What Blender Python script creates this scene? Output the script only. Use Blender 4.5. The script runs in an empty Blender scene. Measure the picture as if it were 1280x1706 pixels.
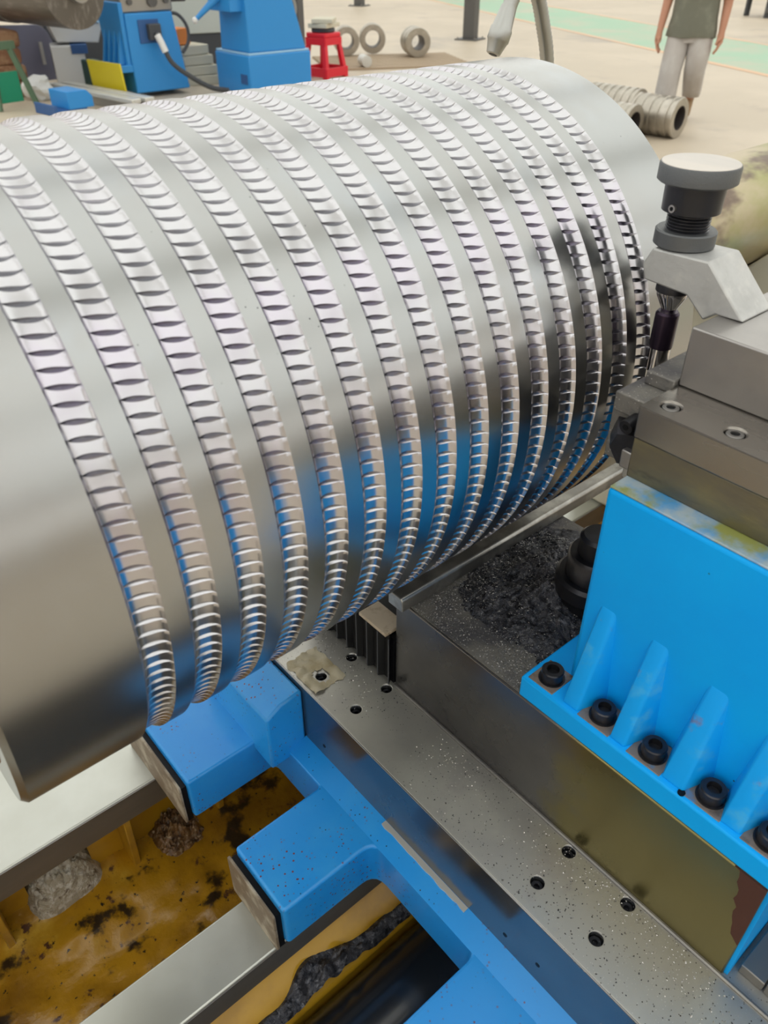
import bpy, bmesh, math, random
from mathutils import Vector, Matrix, noise
random.seed(7)
scene = bpy.context.scene
COL = scene.collection
PI = math.pi
R_ = math.radians

# ------------------------------------------------------------------ camera
PITCH, YAW = math.atan2(968, 1314), R_(49.6)
fw = Vector((math.cos(YAW)*math.cos(PITCH), math.sin(YAW)*math.cos(PITCH), -math.sin(PITCH)))
rt = Vector((math.sin(YAW), -math.cos(YAW), 0))
up = rt.cross(fw)
cam_data = bpy.data.cameras.new('camera')
cam = bpy.data.objects.new('camera', cam_data)
COL.objects.link(cam)
cam.matrix_world = Matrix(((rt.x, up.x, -fw.x, 0), (rt.y, up.y, -fw.y, 0), (rt.z, up.z, -fw.z, 1.3), (0, 0, 0, 1)))
cam_data.sensor_fit = 'VERTICAL'
cam_data.sensor_height = 36.0
cam_data.lens = 36.0*1314/1706
cam_data.clip_start = 0.02
cam_data.clip_end = 200
cam_data.dof.use_dof = True
cam_data.dof.focus_distance = 0.72
cam_data.dof.aperture_fstop = (cam_data.lens/1000)/0.0022
scene.camera = cam

# ------------------------------------------------------------------ world, light, exposure
world = bpy.data.worlds.new('daylight')
scene.world = world
world.use_nodes = True
bg = world.node_tree.nodes['Background']
bg.inputs[0].default_value = (0.86, 0.93, 1.0, 1)
bg.inputs[1].default_value = 1.0
SKYLIGHT = 1.05
ADDED_WINDOW = 1.0
scene.view_settings.view_transform = 'Standard'
scene.view_settings.look = 'None'
scene.view_settings.gamma = 1.0
scene.view_settings.use_curve_mapping = False
scene.view_settings.exposure = 0.08
scene.cycles.use_denoising = True
scene.cycles.max_bounces = 5
scene.cycles.adaptive_threshold = 0.04
scene.cycles.diffuse_bounces = 3
scene.cycles.glossy_bounces = 3
scene.cycles.sample_clamp_indirect = 6.0

FZ = -0.2            # height of the workshop floor

# ------------------------------------------------------------------ materials
MATS = {}
def pm(name, base, rough=0.5, metal=0.0, layers=(), bump=None, speck=None, coat=0.0, emit=None, aniso=None, stretch=(1, 1, 1), rvar=0.0, spec=None, yband=None):
    m = bpy.data.materials.new(name); m.use_nodes = True
    nt = m.node_tree; N, L = nt.nodes, nt.links
    p = N['Principled BSDF']
    p.inputs['Roughness'].default_value = rough
    p.inputs['Metallic'].default_value = metal
    if spec is not None: p.inputs['Specular IOR Level'].default_value = spec
    if coat: p.inputs['Coat Weight'].default_value = coat; p.inputs['Coat Roughness'].default_value = 0.12
    tc = N.new('ShaderNodeTexCoord'); mp = N.new('ShaderNodeMapping'); mp.inputs['Scale'].default_value = stretch
    L.new(tc.outputs['Object'], mp.inputs[0]); co = mp.outputs[0]
    def noise_tex(scale, detail=4, seed=0.0, rough_=0.6):
        t = N.new('ShaderNodeTexNoise'); t.noise_dimensions = '4D'
        t.inputs['Scale'].default_value = scale; t.inputs['Detail'].default_value = detail; t.inputs['W'].default_value = seed
        t.inputs['Roughness'].default_value = rough_
        L.new(co, t.inputs['Vector']); return t.outputs[0]
    def ramp(src, lo, hi):
        r = N.new('ShaderNodeMapRange'); r.interpolation_type = 'SMOOTHSTEP'
        r.inputs['From Min'].default_value = lo; r.inputs['From Max'].default_value = hi
        L.new(src, r.inputs[0]); return r.outputs[0]
    def mix(a, b, f):
        x = N.new('ShaderNodeMix'); x.data_type = 'RGBA'
        for i, s in ((6, a), (7, b)):
            if hasattr(s, 'links'): L.new(s, x.inputs[i])
            else: x.inputs[i].default_value = (*s, 1)
        if hasattr(f, 'links'): L.new(f, x.inputs[0])
        else: x.inputs[0].default_value = f
        return x.outputs[2]
    col = base
    for i, lay in enumerate(layers):
        c2, scale, lo, hi = lay[:4]
        f = ramp(noise_tex(scale, 5, i*3.7 + len(name)), lo, hi)
        col = mix(col, c2, f)
    if yband:                              # stain with a boundary along Y, ragged by noise: (color, y_edge, width, noise_amp, amount)
        c2, e, w, amp, amount = yband
        sx = N.new('ShaderNodeSeparateXYZ'); L.new(tc.outputs['Object'], sx.inputs[0])
        n = noise_tex(14, 4, 9.1)
        ma = N.new('ShaderNodeMath'); ma.operation = 'MULTIPLY_ADD'; L.new(n, ma.inputs[0]); ma.inputs[1].default_value = amp; L.new(sx.outputs[1], ma.inputs[2])
        r = N.new('ShaderNodeMapRange'); r.interpolation_type = 'SMOOTHSTEP'; L.new(ma.outputs[0], r.inputs[0])
        r.inputs['From Min'].default_value = e + w + amp*0.5; r.inputs['From Max'].default_value = e - w + amp*0.5
        r.inputs['To Max'].default_value = amount
        col = mix(col, c2, r.outputs[0])
    if speck:
        for c2, scale, thr, area in speck:       # small dark or bright grains, more of them where a broad noise is high
            v = N.new('ShaderNodeTexVoronoi'); v.inputs['Scale'].default_value = scale; L.new(co, v.inputs['Vector'])
            a = ramp(v.outputs['Distance'], thr, thr*0.7)
            b = ramp(noise_tex(area[0], 3, 5.5), area[1], area[2])
            mu = N.new('ShaderNodeMath'); mu.operation = 'MULTIPLY'; L.new(a, mu.inputs[0]); L.new(b, mu.inputs[1])
            col = mix(col, c2, mu.outputs[0])
    if hasattr(col, 'links'): L.new(col, p.inputs['Base Color'])
    else: p.inputs['Base Color'].default_value = (*col, 1)
    if rvar:
        f = ramp(noise_tex(9, 5, 2.2), 0.3, 0.7)
        r = N.new('ShaderNodeMapRange'); L.new(f, r.inputs[0]); r.inputs['To Min'].default_value = max(rough - rvar, 0.03); r.inputs['To Max'].default_value = rough + rvar
        L.new(r.outputs[0], p.inputs['Roughness'])
    if bump:
        b = N.new('ShaderNodeBump'); b.inputs['Distance'].default_value = bump[1]; b.inputs['Strength'].default_value = 0.6
        L.new(noise_tex(bump[0], 4, 1.3), b.inputs['Height']); L.new(b.outputs[0], p.inputs['Normal'])
    if aniso:
        p.inputs['Anisotropic'].default_value = aniso
        t = N.new('ShaderNodeTangent'); t.direction_type = 'RADIAL'; t.axis = 'X'; L.new(t.outputs[0], p.inputs['Tangent'])
    if emit:
        p.inputs['Emission Color'].default_value = (*emit[0], 1); p.inputs['Emission Strength'].default_value = emit[1]
    MATS[name] = m
    return m

pm('roll_steel', (0.40, 0.41, 0.41), 0.24, 1.0, layers=[((0.375, 0.37, 0.36), 5, 0.4, 0.7), ((0.42, 0.44, 0.46), 11, 0.5, 0.75)], aniso=0.45, speck=[((0.10, 0.10, 0.11), 160, 0.10, (9, 0.55, 0.72))])
pm('groove_steel', (0.56, 0.555, 0.575), 0.24, 1.0, layers=[((0.55, 0.51, 0.585), 14, 0.45, 0.7), ((0.52, 0.58, 0.58), 19, 0.55, 0.72)], aniso=0.2)  # purple and green tints paint in the iridescent sheen of coolant film
pm('notch_steel', (0.60, 0.60, 0.62), 0.22, 1.0)
pm('neck_steel', (0.40, 0.33, 0.17), 0.42, 0.7, layers=[((0.34, 0.34, 0.13), 6, 0.42, 0.6), ((0.50, 0.42, 0.29), 9, 0.48, 0.7), ((0.17, 0.12, 0.09), 8, 0.55, 0.63)], stretch=(0.5, 1, 1))
pm('way_steel', (0.47, 0.475, 0.43), 0.36, 0.8, layers=[((0.54, 0.55, 0.51), 6, 0.4, 0.7)], speck=[((0.12, 0.11, 0.10), 300, 0.22, (7, 0.55, 0.75))], rvar=0.08)
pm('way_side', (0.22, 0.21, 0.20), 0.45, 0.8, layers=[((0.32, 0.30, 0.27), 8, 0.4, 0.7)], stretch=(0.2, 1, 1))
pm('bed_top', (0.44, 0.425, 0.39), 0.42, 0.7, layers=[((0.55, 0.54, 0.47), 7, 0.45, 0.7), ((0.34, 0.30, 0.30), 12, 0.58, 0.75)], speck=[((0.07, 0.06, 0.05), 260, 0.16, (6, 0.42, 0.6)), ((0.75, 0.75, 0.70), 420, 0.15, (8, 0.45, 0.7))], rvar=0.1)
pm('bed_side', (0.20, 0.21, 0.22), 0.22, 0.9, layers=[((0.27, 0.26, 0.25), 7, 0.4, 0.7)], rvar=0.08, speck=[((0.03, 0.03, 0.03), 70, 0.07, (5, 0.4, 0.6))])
pm('slide_side', (0.165, 0.16, 0.158), 0.32, 0.85, layers=[((0.125, 0.12, 0.12), 8, 0.45, 0.7)], yband=((0.225, 0.19, 0.06), 0.205, 0.02, 0.11, 0.85), rvar=0.08)
pm('slide_top', (0.24, 0.225, 0.20), 0.6, 0.5, layers=[((0.12, 0.115, 0.12), 14, 0.45, 0.65)], speck=[((0.65, 0.62, 0.56), 330, 0.22, (9, 0.35, 0.65))], bump=(300, 0.0015))
pm('olive_steel', (0.27, 0.235, 0.115), 0.42, 0.7, layers=[((0.18, 0.16, 0.12), 13, 0.42, 0.62), ((0.42, 0.40, 0.05), 15, 0.50, 0.64), ((0.09, 0.085, 0.07), 22, 0.6, 0.7)], stretch=(1, 0.5, 1.3), bump=(60, 0.001))
pm('tool_steel', (0.26, 0.24, 0.215), 0.24, 0.9, layers=[((0.32, 0.295, 0.265), 9, 0.4, 0.7)], stretch=(1, 0.15, 1), rvar=0.05)
pm('tool_steel_fine', (0.38, 0.36, 0.345), 0.34, 0.9, layers=[((0.32, 0.305, 0.295), 11, 0.4, 0.7)])
pm('cast_grey', (0.52, 0.515, 0.50), 0.52, 0.45, layers=[((0.44, 0.435, 0.42), 25, 0.45, 0.65), ((0.58, 0.57, 0.545), 60, 0.5, 0.7)], bump=(220, 0.0006))
pm('black_oxide', (0.035, 0.035, 0.04), 0.32, 0.7, layers=[((0.06, 0.06, 0.07), 30, 0.45, 0.7)])
pm('knurl_grey', (0.13, 0.135, 0.14), 0.45, 0.6, bump=(900, 0.0004))
pm('knob_face', (0.58, 0.53, 0.48), 0.36, 0.8, layers=[((0.50, 0.47, 0.44), 30, 0.4, 0.7)], stretch=(1, 0.2, 1))
pm('chrome', (0.62, 0.60, 0.60), 0.12, 1.0)
pm('purple_steel', (0.045, 0.03, 0.05), 0.3, 0.75)
pm('blue_paint', (0.0, 0.42, 1.0), 0.5, 0.0, layers=[((0.0, 0.37, 0.96), 5, 0.4, 0.7)], spec=0.25, speck=[((0.03, 0.05, 0.09), 60, 0.05, (4, 0.5, 0.62))])
pm('blue_dirty', (0.012, 0.28, 0.74), 0.36, 0.0, layers=[((0.035, 0.33, 0.75), 9, 0.42, 0.65)], coat=0.15, speck=[((0.14, 0.03, 0.06), 200, 0.24, (13, 0.50, 0.62)), ((0.01, 0.02, 0.04), 120, 0.10, (5, 0.42, 0.55))])
pm('blue_worn', (0.002, 0.38, 0.95), 0.5, 0.0, layers=[((0.06, 0.44, 0.85), 34, 0.54, 0.72), ((0.16, 0.20, 0.40), 40, 0.60, 0.72)], spec=0.25)
pm('blue_edge', (0.06, 0.30, 0.62), 0.5, 0.0, layers=[((0.38, 0.46, 0.50), 18, 0.36, 0.52), ((0.28, 0.30, 0.08), 22, 0.47, 0.60)])
pm('pad_metal', (0.30, 0.24, 0.20), 0.5, 0.5, layers=[((0.10, 0.08, 0.07), 60, 0.5, 0.7), ((0.10, 0.30, 0.55), 40, 0.55, 0.66)])
pm('yellow_paint', (0.50, 0.255, 0.012), 0.28, 0.0, layers=[((0.25, 0.115, 0.008), 6, 0.40, 0.62), ((0.60, 0.36, 0.04), 13, 0.54, 0.72), ((0.035, 0.02, 0.009), 21, 0.54, 0.63), ((0.09, 0.035, 0.018), 50, 0.58, 0.66), ((0.02, 0.014, 0.01), 110, 0.62, 0.67)], coat=0.5, bump=(40, 0.004))
pm('yellow_wall', (0.50, 0.27, 0.015), 0.35, 0.0, layers=[((0.30, 0.15, 0.01), 9, 0.45, 0.7)], coat=0.3)
pm('tray_dark', (0.035, 0.034, 0.033), 0.5, 0.3, layers=[((0.07, 0.06, 0.05), 9, 0.5, 0.7)])
pm('wiper_felt', (0.20, 0.15, 0.10), 0.6, 0.2, layers=[((0.42, 0.36, 0.27), 40, 0.45, 0.65)])
pm('rubber', (0.005, 0.005, 0.006), 0.45, spec=0.2)  # bellows rubber, also the flat black painted for shade in holes and sockets
pm('cover_black', (0.012, 0.014, 0.018), 0.25, 0.0, coat=0.3, layers=[((0.02, 0.03, 0.05), 5, 0.5, 0.7)])
pm('swarf', (0.075, 0.075, 0.085), 0.5, 0.75, layers=[((0.20, 0.20, 0.215), 190, 0.5, 0.66), ((0.02, 0.02, 0.025), 120, 0.5, 0.62)], bump=(420, 0.004))
pm('swarf_chip', (0.55, 0.53, 0.50), 0.3, 0.9)
pm('swarf_grain', (0.30, 0.29, 0.28), 0.35, 0.85)
pm('swarf_dark', (0.06, 0.06, 0.065), 0.4, 0.8)
pm('chip_heap', (0.42, 0.37, 0.28), 0.55, 0.3, layers=[((0.62, 0.58, 0.5), 120, 0.45, 0.62), ((0.16, 0.12, 0.08), 90, 0.58, 0.7)], bump=(200, 0.006))
pm('wet_chips', (0.20, 0.10, 0.035), 0.3, 0.3, layers=[((0.45, 0.33, 0.2), 160, 0.52, 0.64), ((0.06, 0.03, 0.015), 70, 0.5, 0.65)], bump=(300, 0.006), coat=0.4)
pm('pad_wood', (0.50, 0.41, 0.30), 0.6, 0.0, layers=[((0.36, 0.28, 0.19), 60, 0.5, 0.7)], speck=[((0.08, 0.07, 0.06), 240, 0.25, (20, 0.4, 0.6))])
pm('paper', (0.50, 0.44, 0.31), 0.6, 0.0, layers=[((0.38, 0.31, 0.18), 30, 0.45, 0.7)])
pm('bar_steel', (0.30, 0.29, 0.27), 0.36, 0.9, layers=[((0.46, 0.45, 0.42), 25, 0.45, 0.62), ((0.10, 0.09, 0.08), 30, 0.6, 0.7)])
pm('hose_metal', (0.42, 0.42, 0.40), 0.36, 0.9)
pm('rust', (0.25, 0.12, 0.05), 0.6, 0.4, layers=[((0.42, 0.25, 0.12), 16, 0.4, 0.7)])
pm('brown_rust', (0.07, 0.022, 0.012), 0.7)
# background
pm('concrete', (0.53, 0.44, 0.33), 0.5, 0.0, layers=[((0.60, 0.50, 0.38), 0.5, 0.4, 0.65), ((0.42, 0.345, 0.27), 1.3, 0.55, 0.75), ((0.36, 0.31, 0.26), 0.35, 0.6, 0.75)])
pm('floor_green', (0.32, 0.50, 0.34), 0.5, layers=[((0.46, 0.47, 0.34), 1.0, 0.42, 0.7)])
pm('floor_line', (0.70, 0.44, 0.26), 0.5, layers=[((0.60, 0.46, 0.33), 2, 0.45, 0.7)])
pm('hall_wall', (0.50, 0.43, 0.34), 0.7)
pm('hall_roof', (0.55, 0.57, 0.58), 0.6)
pm('skylight', (0.9, 0.9, 0.9), 0.5, emit=((0.91, 0.975, 1.0), SKYLIGHT))
pm('window_glow', (0.9, 0.9, 0.9), 0.5, emit=((1.0, 0.98, 0.94), ADDED_WINDOW))
pm('far_blue', (0.03, 0.27, 0.66), 0.4)
pm('far_blue_light', (0.32, 0.55, 0.75), 0.5)
pm('far_navy', (0.03, 0.10, 0.28), 0.5)
pm('far_roll', (0.16, 0.145, 0.13), 0.35, 0.8, layers=[((0.30, 0.28, 0.26), 8, 0.5, 0.7)], stretch=(0.3, 3, 1))
pm('far_steel', (0.36, 0.34, 0.31), 0.4, 0.7)
pm('far_rail', (0.60, 0.59, 0.55), 0.4, 0.4)
pm('lavender', (0.26, 0.26, 0.36), 0.45)
pm('dark_grey', (0.06, 0.063, 0.07), 0.6)
pm('wall_panel', (0.55, 0.58, 0.53), 0.6)
pm('cream', (0.62, 0.57, 0.44), 0.6)
pm('white_plastic', (0.75, 0.74, 0.72), 0.5)
pm('brown_pack', (0.22, 0.10, 0.05), 0.7, layers=[((0.35, 0.2, 0.11), 6, 0.45, 0.6)])
pm('green_metal', (0.10, 0.17, 0.10), 0.5)
pm('green_bright', (0.01, 0.25, 0.13), 0.5)
pm('dark_green', (0.01, 0.05, 0.045), 0.5)
pm('sign_yellow', (0.72, 0.58, 0.02), 0.45)
pm('orange', (0.80, 0.25, 0.05), 0.5)
pm('red_plastic', (0.72, 0.012, 0.03), 0.35)
pm('post_grey', (0.12, 0.115, 0.11), 0.5, 0.3)
pm('wood_slat', (0.42, 0.32, 0.22), 0.7)
pm('ring_steel', (0.42, 0.385, 0.33), 0.34, 0.85, layers=[((0.52, 0.48, 0.42), 12, 0.45, 0.7)])
pm('ring_bore', (0.10, 0.085, 0.08), 0.5, 0.6)
pm('shirt', (0.17, 0.17, 0.13), 0.8, layers=[((0.22, 0.22, 0.17), 9, 0.45, 0.7)])
pm('trousers', (0.50, 0.46, 0.43), 0.8, layers=[((0.56, 0.53, 0.50), 7, 0.45, 0.7)])
pm('skin', (0.50, 0.24, 0.15), 0.5)
pm('hair', (0.015, 0.012, 0.01), 0.5)
pm('shoe', (0.32, 0.20, 0.10), 0.6)

# ------------------------------------------------------------------ helpers
WORLD_ROOTS = {}
def tag(o, label=None, cat=None, group=None, kind=None):
    if label: o['label'] = label
    if cat: o['category'] = cat
    if group: o['group'] = group
    if kind: o['kind'] = kind
    return o

def thing(name, label, cat, loc=(0, 0, 0), rotz=0.0, group=None, local=False):
    """An Empty at the thing's base. Parts are given in world coordinates unless local is set."""
    o = bpy.data.objects.new(name, None); COL.objects.link(o)
    o.empty_display_size = 0.05
    o.location = loc; o.rotation_euler = (0, 0, rotz)
    tag(o, label, cat, group)
    WORLD_ROOTS[o.name] = None if local else (Matrix.Translation(loc) @ Matrix.Rotation(rotz, 4, 'Z'))
    return o

def link(name, me, mat=None, parent=None):
    o = bpy.data.objects.new(name, me); COL.objects.link(o)
    if mat is not None and not me.materials: me.materials.append(MATS[mat])
    if parent is not None:
        o.parent = parent
        M = WORLD_ROOTS.get(parent.name)
        if M is not None: o.matrix_parent_inverse = M.inverted()
    return o

def obj(name, bm, mat, parent=None, bevel=0.0, smooth=None, seg=2, extra=()):
    bmesh.ops.recalc_face_normals(bm, faces=bm.faces[:])
    me = bpy.data.meshes.new(name); bm.to_mesh(me); bm.free()
    for m in (mat, *extra): me.materials.append(MATS[m])
    if smooth is not None:
        me.shade_smooth()
        me.set_sharp_from_angle(angle=R_(smooth))
    o = link(name, me, None, parent)
    if bevel:
        b = o.modifiers.new('edge', 'BEVEL'); b.width = bevel; b.segments = seg; b.limit_method = 'ANGLE'; b.angle_limit = R_(35); b.harden_normals = False
        me.shade_smooth(); me.set_sharp_from_angle(angle=R_(50))
    return o

def B(): return bmesh.new()

def box(bm, x0, x1, y0, y1, z0, z1, M=None, mi=0):
    v = [bm.verts.new(Vector(p) if M is None else M @ Vector(p)) for p in
         ((x0, y0, z0), (x1, y0, z0), (x1, y1, z0), (x0, y1, z0), (x0, y0, z1), (x1, y0, z1), (x1, y1, z1), (x0, y1, z1))]
    for f in ((0, 3, 2, 1), (4, 5, 6, 7), (0, 1, 5, 4), (1, 2, 6, 5), (2, 3, 7, 6), (3, 0, 4, 7)):
        bm.faces.new([v[i] for i in f]).material_index = mi
    return bm

def prism(bm, pts, axis, a0, a1, M=None):
    """Extrude a 2D outline along x, y or z. Outline coordinates are the two other axes in x,y,z order."""
    def P(q, a):
        if axis == 'x': v = Vector((a, q[0], q[1]))
        elif axis == 'y': v = Vector((q[0], a, q[1]))
        else: v = Vector((q[0], q[1], a))
        return v if M is None else M @ v
    A = [bm.verts.new(P(q, a0)) for q in pts]; C = [bm.verts.new(P(q, a1)) for q in pts]
    bm.faces.new(A); bm.faces.new(list(reversed(C)))
    n = len(pts)
    for i in range(n):
        bm.faces.new((A[i], C[i], C[(i+1) % n], A[(i+1) % n]))
    return bm

def frame(d):
    d = Vector(d).normalized()
    a = Vector((0, 0, 1)) if abs(d.z) < 0.9 else Vector((1, 0, 0))
    u = d.cross(a).normalized(); return d, u, d.cross(u)

def lathe(bm, prof, origin, axis, seg=48, caps=True, close=False):
    """prof: list of (distance along axis, radius)."""
    d, u, w = frame(axis); o = Vector(origin); rings = []
    for a, r in prof:
        rings.append([bm.verts.new(o + d*a + (u*math.cos(2*PI*k/seg) + w*math.sin(2*PI*k/seg))*max(r, 1e-5)) for k in range(seg)])
    pairs = list(zip(rings, rings[1:]))
    if close: pairs.append((rings[-1], rings[0]))
    for A, C in pairs:
        for k in range(seg):
            bm.faces.new((A[k], A[(k+1) % seg], C[(k+1) % seg], C[k]))
    if caps and not close:
        bm.faces.new(rings[0]); bm.faces.new(list(reversed(rings[-1])))
    return bm

def cyl(bm, p0, p1, r0, r1=None, seg=32):
    p0, p1 = Vector(p0), Vector(p1)
    return lathe(bm, [(0, r0), ((p1-p0).length, r0 if r1 is None else r1)], p0, p1-p0, seg)

def tube(bm, pts, r, seg=12, radii=None):
    pts = [Vector(p) for p in pts]; rings = []; u = None
    for i, p in enumerate(pts):
        t = (pts[min(i+1, len(pts)-1)] - pts[max(i-1, 0)]).normalized()
        if u is None: _, u, _ = frame(t)
        u = (u - t*u.dot(t)).normalized(); w = t.cross(u)
        rr = radii[i] if radii else r
        rings.append([bm.verts.new(p + (u*math.cos(2*PI*k/seg) + w*math.sin(2*PI*k/seg))*rr) for k in range(seg)])
    for A, C in zip(rings, rings[1:]):
        for k in range(seg): bm.faces.new((A[k], A[(k+1) % seg], C[(k+1) % seg], C[k]))
    bm.faces.new(rings[0]); bm.faces.new(list(reversed(rings[-1])))
    return bm

def spline(pts, n=8):
    P = [Vector(p) for p in pts]; P = [2*P[0]-P[1]] + P + [2*P[-1]-P[-2]]; out = []
    for i in range(1, len(P)-2):
        a, b, c, d = P[i-1:i+3]
        for k in range(n):
            t = k/n
            out.append(0.5*((2*b) + (c-a)*t + (2*a-5*b+4*c-d)*t*t + (3*b-a-3*c+d)*t**3))
    out.append(P[-2]); return out

def round_poly(pts, radii, n=5):
    """Round the corners of a 2D polygon."""
    out = []; m = len(pts)
    for i in range(m):
        p = Vector(pts[i]); a = Vector(pts[i-1]); b = Vector(pts[(i+1) % m]); r = radii[i] if isinstance(radii, (list, tuple)) else radii
        if r <= 0: out.append(tuple(p)); continue
        u, v = (a-p).normalized(), (b-p).normalized()
        ang = u.angle(v); d = min(r/math.tan(ang/2), (a-p).length*0.45, (b-p).length*0.45)
        s, e = p+u*d, p+v*d
        for k in range(n+1):
            t = k/n; out.append(tuple(s*(1-t)**2 + p*2*t*(1-t) + e*t*t))
    return out

def cut(o, cutters):
    """Boolean holes, baked into the mesh; cutters are a bmesh that is thrown away."""
    me = bpy.data.meshes.new('cutter'); bmesh.ops.recalc_face_normals(cutters, faces=cutters.faces[:]); cutters.to_mesh(me); cutters.free()
    c = bpy.data.objects.new('cutter', me); COL.objects.link(c)
    saved = [(m.width, m.segments) for m in o.modifiers]
    o.modifiers.clear()
    pinv, par = o.matrix_parent_inverse.copy(), o.parent
    o.parent = None
    b = o.modifiers.new('cut', 'BOOLEAN'); b.operation = 'DIFFERENCE'; b.object = c; b.solver = 'EXACT'
    bpy.context.view_layer.update()
    dg = bpy.context.evaluated_depsgraph_get()
    new = bpy.data.meshes.new_from_object(o.evaluated_get(dg))
    o.modifiers.clear(); old = o.data; o.data = new; new.name = old.name
    bpy.data.objects.remove(c); bpy.data.meshes.remove(me); bpy.data.meshes.remove(old)
    if par is not None: o.parent = par; o.matrix_parent_inverse = pinv
    for w, s in saved:
        m = o.modifiers.new('edge', 'BEVEL'); m.width = w; m.segments = s; m.limit_method = 'ANGLE'; m.angle_limit = R_(35)
    new.shade_smooth(); new.set_sharp_from_angle(angle=R_(40))
    return o

def copy_tree(o, parent=None):
    c = o.copy(); COL.objects.link(c)
    if parent is not None: c.parent = parent
    WORLD_ROOTS[c.name] = WORLD_ROOTS.get(o.name)
    for ch in list(o.children): copy_tree(ch, c)
    return c

def scatter(name, pts, size, mat, seed=1, flat=0.4):
    rnd = random.Random(seed); bm = B()
    for p in pts:
        s = size*rnd.uniform(0.5, 1.4); p = Vector(p)
        q = Matrix.Rotation(rnd.uniform(0, 6.28), 3, 'Z') @ Matrix.Rotation(rnd.uniform(-0.7, 0.7), 3, 'X')
        vs = [bm.verts.new(p + q @ Vector(v)*s) for v in ((-.5, -.25, 0), (.5, -.3, 0.05), (.3, .35, 0.1), (-.1, .0, flat))]
        for f in ((0, 1, 2), (0, 1, 3), (1, 2, 3), (0, 2, 3)): bm.faces.new([vs[i] for i in f])
    return obj(name, bm, mat)

# ================================================================== the hall
bm = B(); box(bm, -25, 45, -25, 45, FZ-0.1, FZ)
tag(obj('floor', bm, 'concrete'), kind='structure')
bm = B(); box(bm, -25, 45, -25, 45, 9.0, 9.2)
tag(obj('ceiling', bm, 'hall_roof'), kind='structure')
for nm, a in (('wall_left', (-25, -24.8, -25, 45)), ('wall_right', (44.8, 45, -25, 45)), ('wall_back', (-25, 45, 44.8, 45)), ('wall_front', (-25, 45, -25, -24.8))):
    bm = B(); box(bm, *a, FZ, 9.0); tag(obj(nm, bm, 'hall_wall'), kind='structure')
k = 1
for y in (-19, -12, -5, 2, 9, 16, 23, 30, 37):
    bm = B(); box(bm, -23, 43, y-3.0, y+3.0, 8.93, 8.97)
    tag(obj(f'window_{k}', bm, 'skylight'), kind='structure'); k += 1
for a in ((-24.75, -24.7, -23, 43), (44.7, 44.75, -23, 43), (-23, 43, 44.7, 44.75), (-23, 43, -24.75, -24.7)):  # unseen high window bands, added to light the hall from its sides
    bm = B(); box(bm, *a, 3.5, 6.5)
    tag(obj(f'window_{k}', bm, 'window_glow'), kind='structure'); k += 1
# painted walkway: a green strip between two pale orange lines
d = Vector((0.43, 0.903, 0)); n = Vector((0.903, -0.43, 0)); S = 1.154
def strip(name, p, w, mat, z, l0=-14, l1=30):
    bm = B(); p = Vector((p[0], p[1], 0))
    vs = [bm.verts.new(p + d*l + n*s + Vector((0, 0, z))) for l, s in ((l0, -w/2), (l1, -w/2), (l1, w/2), (l0, w/2))]
    f = bm.faces.new(vs); r = bmesh.ops.extrude_face_region(bm, geom=[f])
    bmesh.ops.translate(bm, vec=(0, 0, 0.002), verts=[v for v in r['geom'] if isinstance(v, bmesh.types.BMVert)])
    return tag(obj(name, bm, mat), kind='structure')
L1 = Vector((9.73*S, 4.82*S, 0)); L2 = L1 + n*1.86*S
strip('trim_1', L1 + n*0.93*S, 1.86*S, 'floor_green', FZ)
strip('trim_2', L1, 0.14, 'floor_line', FZ+0.002)
strip('trim_3', L2, 0.12, 'floor_line', FZ+0.002)

# ================================================================== the roll
RY, RZ, RR = 0.4969, 1.0145, 0.2
GX0, GP, GW = 0.0877, 0.02987, 0.0177
X0, X1 = 0.0138, 0.585
roll = thing('grooved_roll', 'large bright steel roll with fifteen rings of notched grooves', 'roll', (0.3, RY, RZ-RR))
bm = B()
segs = []; x = X0
prof = [(X0, 0.172), (X0, 0.1965), (X0+0.0035, RR)]
for g in range(15):
    a = GX0 + g*GP
    prof += [(a, RR), (a+0.0002, RR-0.0065), (a+GW-0.0002, RR-0.0065), (a+GW, RR)]
prof += [(X1-0.002, RR), (X1, RR-0.002), (X1, 0.11)]
lathe(bm, [(p[0], p[1]) for p in prof], (0, RY, RZ), (1, 0, 0), seg=360, caps=True)
obj('barrel', bm, 'roll_steel', roll, smooth=25)
bm = B()
lathe(bm, [(X1-0.002, 0.115), (0.60, 0.112), (0.66, 0.108), (0.712, 0.0985), (0.742, 0.094), (0.76, 0.075), (0.775, 0.070), (0.80, 0.0685), (1.75, 0.0685)], (0, RY, RZ), (1, 0, 0), seg=96)
obj('neck', bm, 'neck_steel', roll, smooth=40)
bm = B(); lathe(bm, [(-0.6, 0.07), (-0.05, 0.07), (-0.03, 0.10), (X0+0.002, 0.10)], (0, RY, RZ), (1, 0, 0), seg=96)
obj('neck', bm, 'neck_steel', roll, smooth=40)
# brown ring on the face of the near end
bm = B(); lathe(bm, [(X0-0.001, 0.1695), (X0-0.001, 0.171), (X0+0.001, 0.1715), (X0+0.001, 0.169)], (0, RY, RZ), (1, 0, 0), seg=96, close=True)
obj('end_ring', bm, 'rust', roll, smooth=40)

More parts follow.
